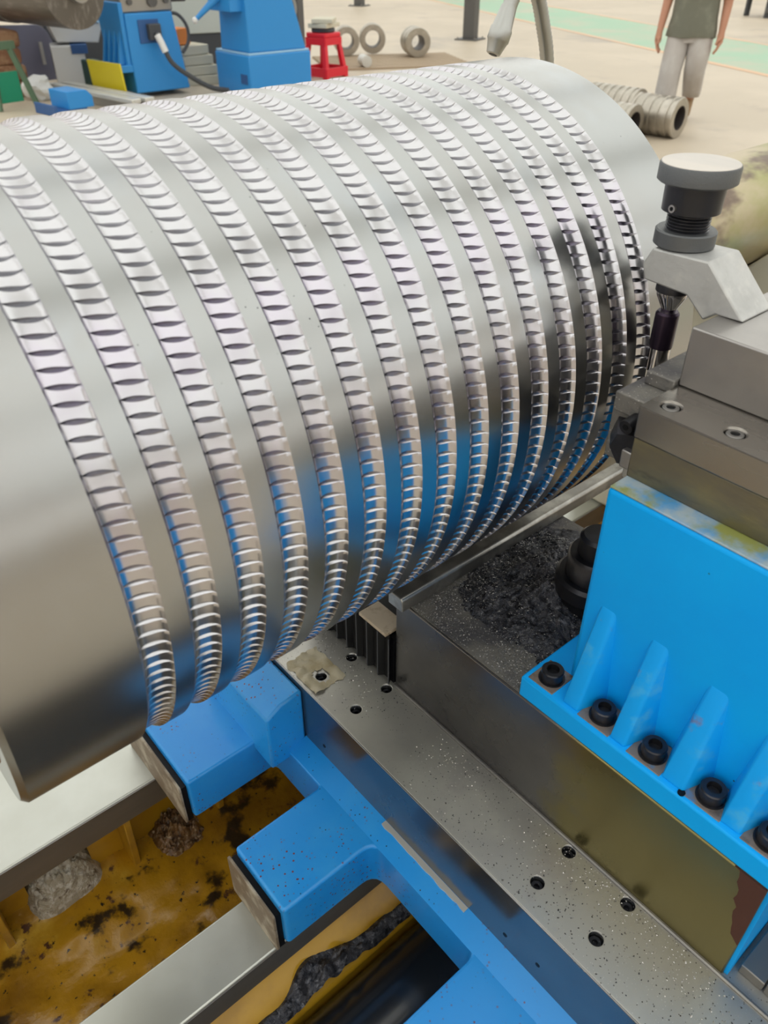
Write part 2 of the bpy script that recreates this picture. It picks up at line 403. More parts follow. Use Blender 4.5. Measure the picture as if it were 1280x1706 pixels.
# one ring of notches (mesh shared by the fifteen grooves)
NN, NU = 147, 17
ts = [-1, -0.7, -0.4, -0.05, 0.3, 0.6, 0.78, 0.9, 1.0]
verts, faces, rows = [], [], []
per = 2*PI/NN
for iu in range(NU):
    u = -1 + 2*iu/(NU-1)
    gdep = 0.0006 + 0.0030*(1-abs(u)**3)
    if abs(u) == 1: gdep = 0.0
    # lens-shaped slot, fuller towards the far side
    uu = (u-0.06)/0.90
    c = max(0.0, 1-uu*uu) if abs(uu) < 1 else 0.0
    w = per*(0.012 + 0.175*c**0.9)
    dep = 0.0030*c**0.6
    row = []
    for j in range(NN):
        th0 = j*per - u*R_(0.55)
        # slot: steep upper flank, sloping lower flank
        for t in ts:
            prof_d = 1-((t-0.6)/0.4)**2 if t > 0.6 else 1-((0.6-t)/1.6)**0.8
            r = RR - gdep - dep*max(0, prof_d)
            row.append((th0 + w*t + 0.02*per*c, r))
        a = th0 + w + 0.02*per*c; b = th0 + per - w + 0.02*per*c
        for q in (0.33, 0.67): row.append((a + (b-a)*q, RR - gdep))
    rows.append(row)
    for th, r in row:
        # theta measured from -Y (towards the operator) upwards
        verts.append(((u+1)/2*GW, -math.cos(th)*r, math.sin(th)*r))
n_ = len(rows[0])
for i in range(NU-1):
    for j in range(n_):
        faces.append((i*n_+j, i*n_+(j+1) % n_, (i+1)*n_+(j+1) % n_, (i+1)*n_+j))
gme = bpy.data.meshes.new('notched_groove'); gme.from_pydata(verts, [], faces)
gb = B(); gb.from_mesh(gme); bmesh.ops.recalc_face_normals(gb, faces=gb.faces[:])
# normals must look away from the axis
f0 = gb.faces[0] if hasattr(gb.faces, 'ensure_lookup_table') and not gb.faces.ensure_lookup_table() else None
cc = f0.calc_center_median()
if f0.normal.dot(Vector((0, cc.y, cc.z))) < 0: bmesh.ops.reverse_faces(gb, faces=gb.faces[:])
gb.to_mesh(gme); gb.free()
gme.materials.append(MATS['groove_steel'])
gme.shade_smooth(); gme.set_sharp_from_angle(angle=R_(32))
for g in range(15):
    o = link('notched_groove', gme, None, roll)
    o.location = (GX0 + g*GP, RY, RZ)
    o.rotation_euler = (random.uniform(-0.02, 0.02), 0, 0)

# ================================================================== lathe bed
bed = thing('lathe_bed', 'yellow painted lathe bed with pale steel ways and oily tray', 'lathe bed', (0.3, 0.5, FZ))
ZW = 0.5026
BX0, BX1 = -0.7, 1.7
bm = B(); box(bm, BX0, BX1, 0.599, 0.80, 0.46, ZW)
o = obj('way', bm, 'way_steel', bed, bevel=0.002); tag(o, 'pale ground steel way under the roll')
bm = B(); box(bm, BX0, BX1, 0.347, 0.409, 0.4676, ZW)
o = obj('way', bm, 'way_steel', bed, bevel=0.002); tag(o, 'pale ground steel way dusted with grey chips')
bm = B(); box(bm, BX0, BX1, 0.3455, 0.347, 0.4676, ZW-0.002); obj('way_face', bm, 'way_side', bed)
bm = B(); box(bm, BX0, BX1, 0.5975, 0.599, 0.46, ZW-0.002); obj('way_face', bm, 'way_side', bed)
# tray between the ways: gently uneven
bm = B(); nx, ny = 160, 34; grid = []
for i in range(nx+1):
    row = []
    for j in range(ny+1):
        X = -0.35 + 0.95*i/nx; Y = 0.36 + 0.30*j/ny
        h = 0.335 + 0.010*noise.noise(Vector((X*12, Y*12, 0))) + 0.004*noise.noise(Vector((X*40, Y*40, 3)))
        h += 0.022*max(0, (Y-0.62)/0.04)*max(0, noise.noise(Vector((X*16, 1.7, 0)))+0.3)
        row.append(bm.verts.new((X, Y, h)))
    grid.append(row)
for i in range(nx):
    for j in range(ny): bm.faces.new((grid[i][j], grid[i+1][j], grid[i+1][j+1], grid[i][j+1]))
obj('tray', bm, 'yellow_paint', bed, smooth=60)
bm = B(); box(bm, BX0, BX1, 0.20, 0.80, FZ, 0.31); obj('base', bm, 'yellow_wall', bed)
bm = B(); box(bm, BX0, -0.008, 0.652, 0.80, 0.31, 0.46); box(bm, 0.07, BX1, 0.652, 0.80, 0.31, 0.46); box(bm, -0.008, 0.07, 0.74, 0.80, 0.31, 0.46)
obj('back_wall', bm, 'yellow_wall', bed)
for X in (-0.295, -0.172, -0.049, 0.110, 0.233):
    bm = B(); prism(bm, [(0.604, 0.46), (0.652, 0.46), (0.652, 0.325), (0.622, 0.325)], 'x', X, X+0.009)
    obj('rib', bm, 'yellow_wall', bed, bevel=0.0015)
bm = B(); box(bm, BX0, BX1, 0.363, 0.395, 0.31, 0.4676); obj('way_web', bm, 'yellow_wall', bed)
# sloping yellow apron on the near side of the way
bm = B(); prism(bm, [(0.363, 0.466), (0.363, 0.311), (0.3165, 0.311), (0.3165, 0.41), (0.335, 0.425)], 'x', BX0, BX1)
obj('apron', bm, 'yellow_wall', bed, bevel=0.004)
bm = B(); box(bm, BX0, BX1, -0.16, 0.20, 0.27, 0.30); box(bm, BX0, BX1, -0.18, -0.16, 0.20, 0.44); box(bm, BX0, BX1, -0.14, 0.20, FZ, 0.27)
obj('added_tray', bm, 'tray_dark', bed)  # unseen dark tray, added so the roll reflects a dark band
# black round cover
bm = B(); lathe(bm, [(-0.6, 0.057), (-0.597, 0.06), (0.9, 0.06)], (0, 0.255, 0.38), (1, 0, 0), seg=64)
tag(obj('screw_cover', bm, 'cover_black', None, smooth=40), 'glossy black round cover tube below the blue saddle arms', 'cover')

# swarf on the apron
def mound(name, fn, x0, x1, y0, y1, nx, ny, mat, label, cat, hmin=0.0006):
    bm = B(); g = []
    for i in range(nx+1):
        r = []
        for j in range(ny+1):
            X = x0+(x1-x0)*i/nx; Y = y0+(y1-y0)*j/ny
            r.append((bm.verts.new((X, Y, fn(X, Y)[0])), fn(X, Y)[1]))
        g.append(r)
    for i in range(nx):
        for j in range(ny):
            q = (g[i][j], g[i+1][j], g[i+1][j+1], g[i][j+1])
            if max(t[1] for t in q) > hmin: bm.faces.new([t[0] for t in q])
    bmesh.ops.delete(bm, geom=[v for v in bm.verts if not v.link_faces], context='VERTS')
    o = obj(name, bm, mat, smooth=70)
    return tag(o, label, cat, kind='stuff')
def apron_z(Y): return 0.41+(Y-0.3165)*0.015/0.0185 if Y < 0.335 else 0.425+(Y-0.335)*0.041/0.029
def f(X, Y):
    c = 0.3235 + 0.004*noise.noise(Vector((X*20, 0, 0)))
    w = 0.010 + 0.004*noise.noise(Vector((X*25, 5, 0))) + 0.011*math.exp(-((X-0.20)/0.035)**2)
    e = max(0, 1-((Y-c)/w)**2)
    if X < 0.12: e *= max(0, (X-0.06)/0.06)
    h = e*(0.012+0.012*math.exp(-((X-0.20)/0.04)**2)) * (0.8+0.8*noise.noise(Vector((X*60, Y*60, 0))))
    h += e*0.003*noise.noise(Vector((X*260, Y*260, 0)))
    return apron_z(Y)+max(0, h)-0.001, h
mound('swarf_heap', f, 0.03, 0.37, 0.3175, 0.362, 170, 40, 'swarf', 'dark swarf heaped along the yellow apron beside black cover', 'swarf')
def f(X, Y):
    e = max(0, 1-((X-0.03)/0.05)**2)*max(0, 1-((Y-0.69)/0.07)**2)
    h = e**0.7*0.085 + e*0.014*noise.noise(Vector((X*120, Y*120, 0))) + e*0.008*noise.noise(Vector((X*380, Y*380, 0)))
    return 0.325+h, h
mound('chip_heap', f, -0.03, 0.085, 0.62, 0.735, 90, 90, 'chip_heap', 'pale heap of wet chips in the opening under the way', 'chips')
def f(X, Y):
    e = max(0, 1-((X-0.175)/0.035)**2)*max(0, 1-((Y-0.635)/0.04)**2)
    h = e*0.030 + e*0.02*noise.noise(Vector((X*110, Y*110, 4))) + e*0.008*noise.noise(Vector((X*400, Y*400, 4)))
    return 0.33+h, h
mound('chip_heap', f, 0.135, 0.215, 0.59, 0.66, 70, 60, 'wet_chips', 'wet brown chips piled below the far saddle arm', 'chips')

# ================================================================== blue saddle
saddle = thing('carriage_saddle', 'blue painted carriage saddle with arms resting on the ways', 'saddle', (0.23, 0.4, 0.5026))
ZS = 0.5732
XA, XWEB = 0.1665, 0.276
outline = [(0.45, 0.075), (0.45, 0.66), (XA, 0.66), (XA, 0.5165), (XWEB-0.004, 0.5165), (XWEB-0.004, 0.4235), (XA, 0.4225), (XA, 0.3385), (XWEB, 0.3385), (XWEB, 0.199), (XA, 0.199), (XA, 0.075)]
rad = [0, 0, 0.004, 0.004, 0.010, 0.006, 0.004, 0.005, 0.018, 0.012, 0.004, 0]
bm = B(); prism(bm, round_poly(outline, rad), 'z', 0.511, ZS)
obj('casting', bm, 'blue_dirty', saddle, bevel=0.006, seg=3)
bm = B()
prism(bm, [(0.2495, 0.560), (0.2495, 0.640), (0.268, 0.6515), (0.2958, 0.6545), (0.2958, 0.560)], 'y', 0.4814, 0.62)
obj('stop_block', bm, 'blue_dirty', saddle, bevel=0.003)
bm = B(); prism(bm, [(XWEB-0.003, 0.573), (0.2962, 0.573), (0.2962, 0.580)], 'y', 0.08, 0.4814); obj('fillet', bm, 'blue_dirty', saddle)
for y0, y1 in ((0.343, 0.424), (0.5215, 0.66)):
    bm = B(); prism(bm, round_poly([(y0, ZW), (y1, ZW), (y1, 0.566), (y0, 0.566)], 0.004), 'x', 0.1570, 0.1600)
    w = obj('wiper', bm, 'wiper_felt', saddle, bevel=0.0006)
    bm = B(); box(bm, 0.1600, 0.1668, y0+0.002, y1-0.002, ZW+0.0005, 0.562)
    s_ = obj('backing', bm, 'rubber', None); s_.parent = w
# strip of peeled steel along the saddle edge
bm = B(); pts = []
for i in range(24):
    y = 0.229+0.116*i/23; pts.append((0.2905+0.0014*noise.noise(Vector((y*90, 0, 0))), y))
pts += [(0.2960, 0.345), (0.2960, 0.229)]
prism(bm, pts, 'z', 0.5770, 0.5800); obj('bare_strip', bm, 'far_rail', saddle)

# ================================================================== cross slide bed
XB, ZB = 0.29624, 0.6603
XF, ZT = 0.3726, 0.7836
csb = thing('cross_slide_bed', 'flat grey steel cross slide bed with screw holes and chips', 'slide bed', (0.45, 0.3, 0.5732))
bm = B(); box(bm, XB, 0.62, -0.2, 0.80, 0.5735, ZB)
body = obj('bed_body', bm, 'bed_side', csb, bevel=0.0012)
cu = B()
HOLES = [(0.3205, 0.4206), (0.3620, 0.4212), (0.3616, 0.4795), (0.3200, 0.4790), (0.3634, 0.1812), (0.3219, 0.1807), (0.3641, 0.1209), (0.3221, 0.1207)]
for hx, hy in HOLES: cyl(cu, (hx, hy, ZB-0.012), (hx, hy, ZB+0.01), 0.0060, seg=24)
SIDE = [(0.447, 0.596), (0.186, 0.598), (0.150, 0.604)]
cut(body, cu)
for sy, sz in SIDE:
    bm = B(); cyl(bm, (XB-0.0003, sy, sz), (XB+0.004, sy, sz), 0.0022, seg=16); obj('plug', bm, 'rubber', csb)  # flat black disc painted for the shade of a screw hole
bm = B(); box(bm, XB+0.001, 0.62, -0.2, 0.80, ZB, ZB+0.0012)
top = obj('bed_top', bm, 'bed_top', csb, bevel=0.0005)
cu = B()
for hx, hy in HOLES: cyl(cu, (hx, hy, ZB-0.012), (hx, hy, ZB+0.01), 0.0060, seg=24)
cut(top, cu)
for hx, hy in HOLES:
    bm = B(); lathe(bm, [(0, 0.0052), (0.006, 0.0052), (0.006, 0.0026), (0.002, 0.0026), (0.002, 0.0001)], (hx, hy, ZB-0.0115), (0, 0, 1), seg=16)
    obj('sunk_screw', bm, 'black_oxide', csb, smooth=30)
bm = B(); box(bm, XB-0.0015, XB, 0.070, 0.088, 0.592, 0.612); obj('name_plate', bm, 'far_rail', csb, bevel=0.0006)
# grey edge gib along the foot of the slide
bm = B(); prism(bm, [(XF-0.0032, ZB+0.0012), (XF-0.0032, ZB+0.0028), (XF-0.0018, ZB+0.0036), (XF-0.0002, ZB+0.0036), (XF-0.0002, ZB+0.0012)], 'y', -0.2, 0.418)
obj('gib_strip', bm, 'way_side', csb)
# crumpled paper by the far holes
bm = B(); g = []
for i in range(17):
    r = []
    for j in range(17):
        X = 0.300+0.040*i/16+0.004*noise.noise(Vector((j*0.4, 7, 0))); Y = 0.462+0.055*j/16+0.004*noise.noise(Vector((i*0.4, 3, 0)))
        z = ZB+0.0016+0.004*abs(noise.noise(Vector((X*70, Y*70, 0))))
        r.append((bm.verts.new((X, Y, z)), (X-0.32)**2+(Y-0.479)**2 > 0.0075**2))
    g.append(r)
for i in range(16):
    for j in range(16):
        q = (g[i][j], g[i+1][j], g[i+1][j+1], g[i][j+1])
        if all(t[1] for t in q): bm.faces.new([t[0] for t in q])
bmesh.ops.delete(bm, geom=[v for v in bm.verts if not v.link_faces], context='VERTS')
r = bmesh.ops.solidify(bm, geom=bm.faces[:], thickness=0.0004)
tag(obj('paper_scrap', bm, 'paper', smooth=20), 'crumpled oily tan paper on the steel bed near the roll', 'paper')

# ---- tall cross slide
sl = thing('cross_slide', 'tall dark steel cross slide with olive coolant stains', 'cross slide', (0.48, 0.25, ZB))
bm = B(); box(bm, XF, 0.60, 0.0425, 0.420, ZB+0.0015, ZT); obj('slide_body', bm, 'slide_side', sl, bevel=0.0015)
bm = B(); box(bm, XF+0.002, 0.598, 0.0445, 0.419, ZT-0.0002, ZT+0.0008); obj('slide_top', bm, 'slide_top', sl)
bm = B(); box(bm, XF+0.003, 0.598, 0.0395, 0.0425, ZB+0.0015, ZT-0.001); obj('end_plate', bm, 'blue_worn', sl)
bm = B(); pts = [(0.0426, 0.7835), (0.066, 0.7835)]
for i in range(12): pts.append((0.062-0.012*(i/11)+0.004*noise.noise(Vector((i*0.9, 2, 0))), 0.783-0.068*i/11))
pts += [(0.0426, 0.708)]
prism(bm, pts, 'x', XF-0.0004, XF+0.001); obj('bare_patch', bm, 'brown_rust', sl)
# grey cover beyond the end of the slide
bm = B()
for i in range(9): box(bm, XF+0.012, 0.60, 0.036-0.02*(i+1)+0.001, 0.036-0.02*i, ZB+0.0012, ZB+0.012+0.0018*(i % 2))
tag(obj('way_cover', bm, 'way_side', None, bevel=0.001), 'grey ribbed way cover past the end of the cross slide', 'cover')

# ---- bellows
bel = thing('bellows_cover', 'black pleated bellows at the far end of the cross slide', 'bellows', (0.40, 0.49, ZB))
for i in range(8):
    y = 0.4235+0.0175*i
    bm = B(); prism(bm, [(0.3665 + (0.0 if i < 3 else 0.001), y), (0.378, y+0.0087), (0.3665, y+0.0175), (0.3672, y+0.0178), (0.3795, y+0.0087), (0.3672, y-0.0003)], 'z', ZB+0.0018, 0.729)
    obj('pleat', bm, 'rubber', bel)
    bm = B(); box(bm, 0.3660, 0.3668, y-0.0004, y+0.0006, ZB+0.003, 0.7285); p_ = obj('pleat_edge', bm, 'dark_grey', bel)
bm = B(); box(bm, 0.372, 0.60, 0.4215, 0.565, ZB+0.002, 0.727); obj('inner_sleeve', bm, 'rubber', bel)
bm = B(); box(bm, 0.3655, 0.392, 0.4275, 0.470, 0.7292, 0.7335)
tag(obj('packing_board', bm, 'pad_wood', None, bevel=0.0008), 'small tan board sprinkled with chips on the bellows', 'board')

# ---- guard bar below the roll
gb_ = thing('guard_bar', 'long flat steel bar lying below the roll', 'bar', (0.56, 0.405, ZT))
bm = B(); prism(bm, [(0.398, 0.787), (0.398, 0.800), (0.4005, 0.803), (0.418, 0.803), (0.418, 0.787)], 'x', 0.361, 0.80)
obj('bar', bm, 'bar_steel', gb_, bevel=0.001)
for X in (0.40, 0.58):
    bm = B(); box(bm, X, X+0.03, 0.401, 0.415, ZT+0.0008, 0.787); obj('spacer', bm, 'black_oxide', gb_)

# ================================================================== blue tool column
XC, ZC0, ZC1 = 0.4039, 0.8069, 0.9945
col = thing('tool_column', 'bright blue painted tool column with bolted ribbed base', 'machine column', (0.48, 0.10, ZT))
bm = B(); prism(bm, [(XF, ZT+0.0009), (XF, ZC0-0.001), (XF+0.004, ZC0), (0.57, ZC0), (0.57, ZT+0.0009)], 'y', -0.13, 0.2637)
obj('flange', bm, 'blue_paint', col, bevel=0.0015)
bm = B(); box(bm, XC, 0.56, -0.13, 0.2392, ZC0-0.002, ZC1); obj('column_body', bm, 'blue_paint', col, bevel=0.004, seg=3)
bm = B(); box(bm, XC+0.001, 0.56, -0.13, 0.238, ZC1-0.0005, ZC1+0.0012); obj('worn_top', bm, 'blue_edge', col, bevel=0.0008)
GUS = [(0.2105, 0.2242, 0.897), (0.1665, 0.1791, 0.896), (0.1165, 0.1334, 0.889), (0.0730, 0.0868, 0.883), (0.026, 0.041, 0.882), (-0.02, -0.005, 0.882)]
for y0, y1, zt in GUS:
    bm = B(); ym = (y0+y1)/2
    # wedge rib: wide and proud at the foot, narrowing as it fades into the column
    P = [(XF+0.0045, y0, ZC0-0.001), (XF+0.0045, y1, ZC0-0.001), (XC+0.003, y1+0.010, ZC0-0.001), (XC+0.003, y0-0.010, ZC0-0.001),
         (XC-0.0012, ym-0.0058, zt-0.004), (XC-0.0012, ym+0.0058, zt-0.004), (XC+0.003, ym+0.0075, zt+0.004), (XC+0.003, ym-0.0075, zt+0.004)]
    v = [bm.verts.new(p) for p in P]
    bmesh.ops.convex_hull(bm, input=v)
    obj('gusset', bm, 'blue_worn', col, bevel=0.0025, seg=3)
SCR = [0.2457, 0.1946, 0.1492, 0.1012, 0.0572, 0.009]
bm0 = None
for i, y in enumerate(SCR):
    w0, w1 = (y-0.0165, y+0.0165) if i else (y-0.0135, y+0.0155)
    bm = B(); box(bm, XF+0.0035, XC+0.0005, w0+0.002, w1-0.002, ZC0-0.0005, ZC0+0.0006); obj('spot_face', bm, 'pad_metal', col, bevel=0.0003)
    sx = 0.3895
    bm = B(); cyl(bm, (sx, y, ZC0+0.0004), (sx, y, ZC0+0.0016), 0.0108, seg=32)
    obj('washer', bm, 'black_oxide', col, smooth=40)
    bm = B()
    lathe(bm, [(0, 0.0092), (0.0085, 0.0092), (0.0095, 0.0084), (0.0095, 0.0052), (0.004, 0.0050), (0.004, 0.0001)], (sx, y, ZC0+0.0016), (0, 0, 1), seg=6*6)
    obj('cap_screw', bm, 'black_oxide', col, smooth=30)
bm = B(); cyl(bm, (0.3768, 0.1165, ZC0-0.0005), (0.3768, 0.1165, ZC0+0.0007), 0.0028, seg=16); obj('pin_hole', bm, 'rubber', col)  # black disc in place of a hole's shade

# ================================================================== tool slide on the column
ts_ = thing('tool_slide', 'steel tool slide with olive oily base on the blue column', 'tool slide', (0.48, 0.12, ZC1))
XP, ZP = 0.422, 1.0507
bm = B(); box(bm, 0.4235, 0.56, -0.13, 0.2385, ZC1+0.0012, 1.0265); obj('slide_base', bm, 'olive_steel', ts_, bevel=0.001)
bm = B(); box(bm, XP, 0.56, -0.13, 0.239, 1.0265, ZP)
plate = obj('top_plate', bm, 'tool_steel', ts_, bevel=0.0016)
cu = B()
PB = [(0.4372, 0.2249), (0.4380, 0.1798), (0.4380, 0.1347), (0.4380, 0.0896)]
for hx, hy in PB: cyl(cu, (hx, hy, ZP-0.007), (hx, hy, ZP+0.01), 0.0064, seg=24)
cut(plate, cu)
for hx, hy in PB:
    bm = B(); lathe(bm, [(0, 0.0056), (0.0058, 0.0056), (0.0063, 0.0050), (0.0063, 0.0030), (0.002, 0.0029), (0.002, 0.0001)], (hx, hy, ZP-0.0068), (0, 0, 1), seg=24)
    o_ = obj('sunk_screw', bm, 'way_side', ts_, smooth=30)
    bm = B(); cyl(bm, (hx, hy, ZP-0.0048), (hx, hy, ZP-0.0015), 0.0029, seg=6); s_ = obj('hex_socket', bm, 'rubber', ts_); s_.parent = o_; s_.matrix_parent_inverse = Matrix()  # black fill painted for the shade inside the socket
XH, ZH = 0.4665, 1.0927
bm = B(); box(bm, XH, 0.60, -0.13, 0.2390, ZP, ZH); obj('upper_block', bm, 'tool_steel_fine', ts_, bevel=0.0012)

# ---- cutting tool at the roll
tool = thing('cutting_tool', 'dark tool holder with faceted cutter tip touching the roll', 'cutting tool', (0.46, 0.26, 1.02))
bm = B(); box(bm, 0.4385, 0.50, 0.2395, 0.268, 1.030, 1.0445); obj('holder', bm, 'slide_top', tool, bevel=0.001)
bm = B(); box(bm, 0.4625, 0.535, 0.2395, 0.262, 1.0445, 1.0545); obj('shelf', bm, 'slide_top', tool, bevel=0.001)
bm = B(); cyl(bm, (0.4265, 0.2480, 1.0285), (0.4395, 0.2480, 1.0300), 0.0050, seg=20); obj('clamp_screw', bm, 'black_oxide', tool, smooth=40)
bm = B(); cyl(bm, (0.4263, 0.2480, 1.0285), (0.4272, 0.2480, 1.0286), 0.0025, seg=6); obj('screw_socket', bm, 'rubber', tool)  # socket shade as a black disc
bm = B(); v = [bm.verts.new(p) for p in ((0.4310, 0.2400, 1.0230), (0.4310, 0.2560, 1.0180), (0.4310, 0.2600, 1.0060), (0.4310, 0.2520, 0.9960), (0.4310, 0.2400, 0.9990), (0.452, 0.2395, 1.025), (0.452, 0.2700, 1.020), (0.452, 0.2740, 1.004), (0.452, 0.262, 0.992), (0.452, 0.2395, 0.996))]
bmesh.ops.convex_hull(bm, input=v); obj('cutter_tip', bm, 'black_oxide', tool)
bm = B(); box(bm, 0.4255, 0.45, 0.2330, 0.2470, 0.9985, 1.0120); obj('tip_seat', bm, 'tool_steel_fine', tool, bevel=0.001)
bm = B(); box(bm, 0.4275, 0.45, 0.2360, 0.2440, 0.9900, 0.9985); obj('tip_shim', bm, 'bar_steel', tool, bevel=0.0006)
bm = B(); box(bm, 0.45, 0.54, 0.2395, 0.275, 0.985, 1.030); obj('tool_body', bm, 'slide_top', tool, bevel=0.001)

# ---- clamp bracket with hand screw
XK0, XK1 = 0.4964, 0.5349
KX, KY = 0.5166, 0.2857
br = thing('clamp_bracket', 'grey cast clamp bracket with black hand screw beside the roll', 'clamp', (KX, 0.23, ZH))
pts = [(0.2965, 1.1235), (0.3020, 1.1110), (0.2980, 1.1005), (0.2640, 1.0990), (0.2490, 1.0927), (0.2205, 1.0927), (0.2085, 1.1130), (0.2535, 1.1248)]
pts = [(0.2965, 1.1235), (0.3024, 1.1110), (0.2983, 1.1007), (0.2640, 1.0990), (0.2484, 1.0860), (0.2400, 1.0925), (0.2205, 1.0930), (0.2535, 1.1248)]
bm = B(); prism(bm, pts, 'x', XK0, XK1); obj('bracket_arm', bm, 'cast_grey', br, bevel=0.0014)
def ring(nm, prof, mat, sm=35, seg=64):
    bm = B(); lathe(bm, prof, (KX, KY, 0), (0, 0, 1), seg=seg); return obj(nm, bm, mat, br, smooth=sm)
ring('lock_nut', [(1.1245, 0.0195), (1.1255, 0.0207), (1.1345, 0.0207), (1.1355, 0.0197), (1.1355, 0.0140)], 'knurl_grey')
pr = [(1.1345, 0.0135)]
z = 1.1345
while z < 1.1490: pr += [(z+0.0005, 0.0147), (z+0.0010, 0.0147), (z+0.0016, 0.0137)]; z += 0.0021
ring('thread', pr + [(1.1500, 0.0140)], 'black_oxide')
ring('sleeve', [(1.1470, 0.0175), (1.1478, 0.0195), (1.1660, 0.0200), (1.1665, 0.0190)], 'black_oxide')
k_ = ring('knob_rim', [(1.1660, 0.0246), (1.1672, 0.0262), (1.1768, 0.0262), (1.1780, 0.0255)], 'knurl_grey')
bm = B(); cyl(bm, (KX, KY, 1.1778), (KX, KY, 1.1784), 0.0254, 0.0250, seg=64); obj('knob_face', bm, 'knob_face', br, smooth=40)
dx, dy = -0.0150, 0.0120
l_ = math.hypot(dx, dy)
bm = B(); q = Vector((-0.93, 0.10, 0)).normalized()
cyl(bm, Vector((KX, KY, 1.1515))+q*0.0190, Vector((KX, KY, 1.1515))+q*0.0212, 0.0026, seg=20); obj('set_screw', bm, 'tool_steel_fine', br, smooth=40)
bm = B(); cyl(bm, Vector((KX, KY, 1.1515))+q*0.0210, Vector((KX, KY, 1.1515))+q*0.0214, 0.0014, seg=6); obj('screw_socket', bm, 'rubber', br)  # black disc stands for the shaded socket
ring('collar', [(1.0905, 0.0100), (1.0915, 0.0122), (1.0985, 0.0122), (1.0995, 0.0115)], 'black_oxide')
ring('cone', [(1.0760, 0.0052), (1.0780, 0.0055), (1.0880, 0.0108), (1.0910, 0.0112)], 'chrome')
ring('rod', [(1.0480, 0.0083), (1.0490, 0.0086), (1.0745, 0.0086), (1.0762, 0.0072)], 'purple_steel')
ring('rod_tip', [(1.0300, 0.0078), (1.0480, 0.0080)], 'chrome')

# ---- dark milling spindle nose below the roll
sp = thing('spindle_nose', 'black stepped round spindle nose behind the blue column', 'spindle', (0.50, 0.29, ZT))
def ringy(nm, prof, mat, o=(0.500, 0.292, 0)):
    bm = B(); lathe(bm, prof, o, (0, 0, 1), seg=56); return obj(nm, bm, mat, sp, smooth=35)
ringy('flange_ring', [(ZT+0.001, 0.030), (0.808, 0.031), (0.812, 0.034), (0.826, 0.034), (0.829, 0.031)], 'black_oxide')
ringy('middle_ring', [(0.829, 0.026), (0.850, 0.026), (0.853, 0.024)], 'black_oxide')
ringy('cap', [(0.853, 0.018), (0.870, 0.018), (0.873, 0.015)], 'black_oxide')

# ---- swarf pile on the slide and loose chips
def f(X, Y):
    e = max(0, 1-((X-0.500)/0.100)**2)*max(0, 1-((Y-0.320)/0.095)**2)
    nz = noise.noise(Vector((X*35, Y*35, 0)))
    h = e*(0.026+0.020*nz)*(0.4+0.6*e) + e*0.004*noise.noise(Vector((X*240, Y*240, 0))) - 0.002
    return ZT+0.0006+max(0, h), h
mound('swarf_pile', f, 0.395, 0.60, 0.222, 0.417, 150, 150, 'swarf', 'dark granular swarf piled on the slide under the roll', 'swarf')
rnd = random.Random(3); pts = []
while len(pts) < 6500:
    X, Y = rnd.uniform(0.376, 0.56), rnd.uniform(0.235, 0.416)
    if noise.noise(Vector((X*22, Y*22, 9))) + rnd.uniform(-0.4, 0.5) > 0: pts.append((X, Y, ZT+0.0008+max(0, f(X, Y)[1])))
tag(scatter('loose_swarf', pts, 0.0013, 'swarf_grain', 5), 'bright metal grains sprinkled over the slide and swarf', 'swarf', kind='stuff')
pts = []
while len(pts) < 900:
    Y = rnd.uniform(-0.02, 0.56); X = 0.369-abs(rnd.gauss(0, 0.026))
    if X > XB+0.004 and noise.noise(Vector((X*18, Y*12, 2))) + rnd.uniform(-0.5, 0.35) > 0: pts.append((X, Y, ZB+0.0014))
tag(scatter('loose_chips', pts, 0.0014, 'swarf_chip', 6), 'small bright chips scattered over the steel cross slide bed', 'chips', kind='stuff')
pts = []
while len(pts) < 420:
    Y = rnd.uniform(-0.02, 0.56); X = rnd.uniform(0.30, 0.368)
    if noise.noise(Vector((X*18, Y*12, 12))) + rnd.uniform(-0.5, 0.3) > 0: pts.append((X, Y, ZB+0.0014))
tag(scatter('dark_chips', pts, 0.0014, 'swarf_dark', 8), 'fine dark crumbs scattered over the steel cross slide bed', 'chips', kind='stuff')

# ---- coolant hose over the far end of the roll
hs = thing('coolant_hose', 'bent grey flexible metal hose with nozzle behind the roll', 'hose', (0.95, 0.75, 0.50))
path = spline([(0.829, 0.75, 1.2165), (0.838, 0.75, 1.234), (0.848, 0.75, 1.249), (0.866, 0.75, 1.254), (0.884, 0.75, 1.236), (0.899, 0.75, 1.206), (0.913, 0.75, 1.170), (0.928, 0.75, 1.10), (0.938, 0.75, 0.95), (0.94, 0.75, 0.50)], 14)
bm = B(); tube(bm, path, 0.0085, 16, radii=[0.0085+(0.0007 if i % 2 else 0) for i in range(len(path))]); obj('flexible_hose', bm, 'hose_metal', hs, smooth=60)
a, b = Vector((0.8115, 0.75, 1.1795)), Vector((0.8335, 0.75, 1.2270))
bm = B(); lathe(bm, [(0.0, 0.0068), (0.001, 0.0085), (0.014, 0.0122), (0.016, 0.0135), (0.028, 0.0135), (0.030, 0.0122), (0.0525, 0.0095)], a, b-a, seg=32)
obj('nozzle', bm, 'hose_metal', hs, smooth=35)
bm = B(); cyl(bm, a-(b-a).normalized()*0.0004, a+(b-a).normalized()*0.002, 0.0052, seg=24); obj('nozzle_bore', bm, 'rubber', hs)  # bore shade as a black disc over the nozzle end

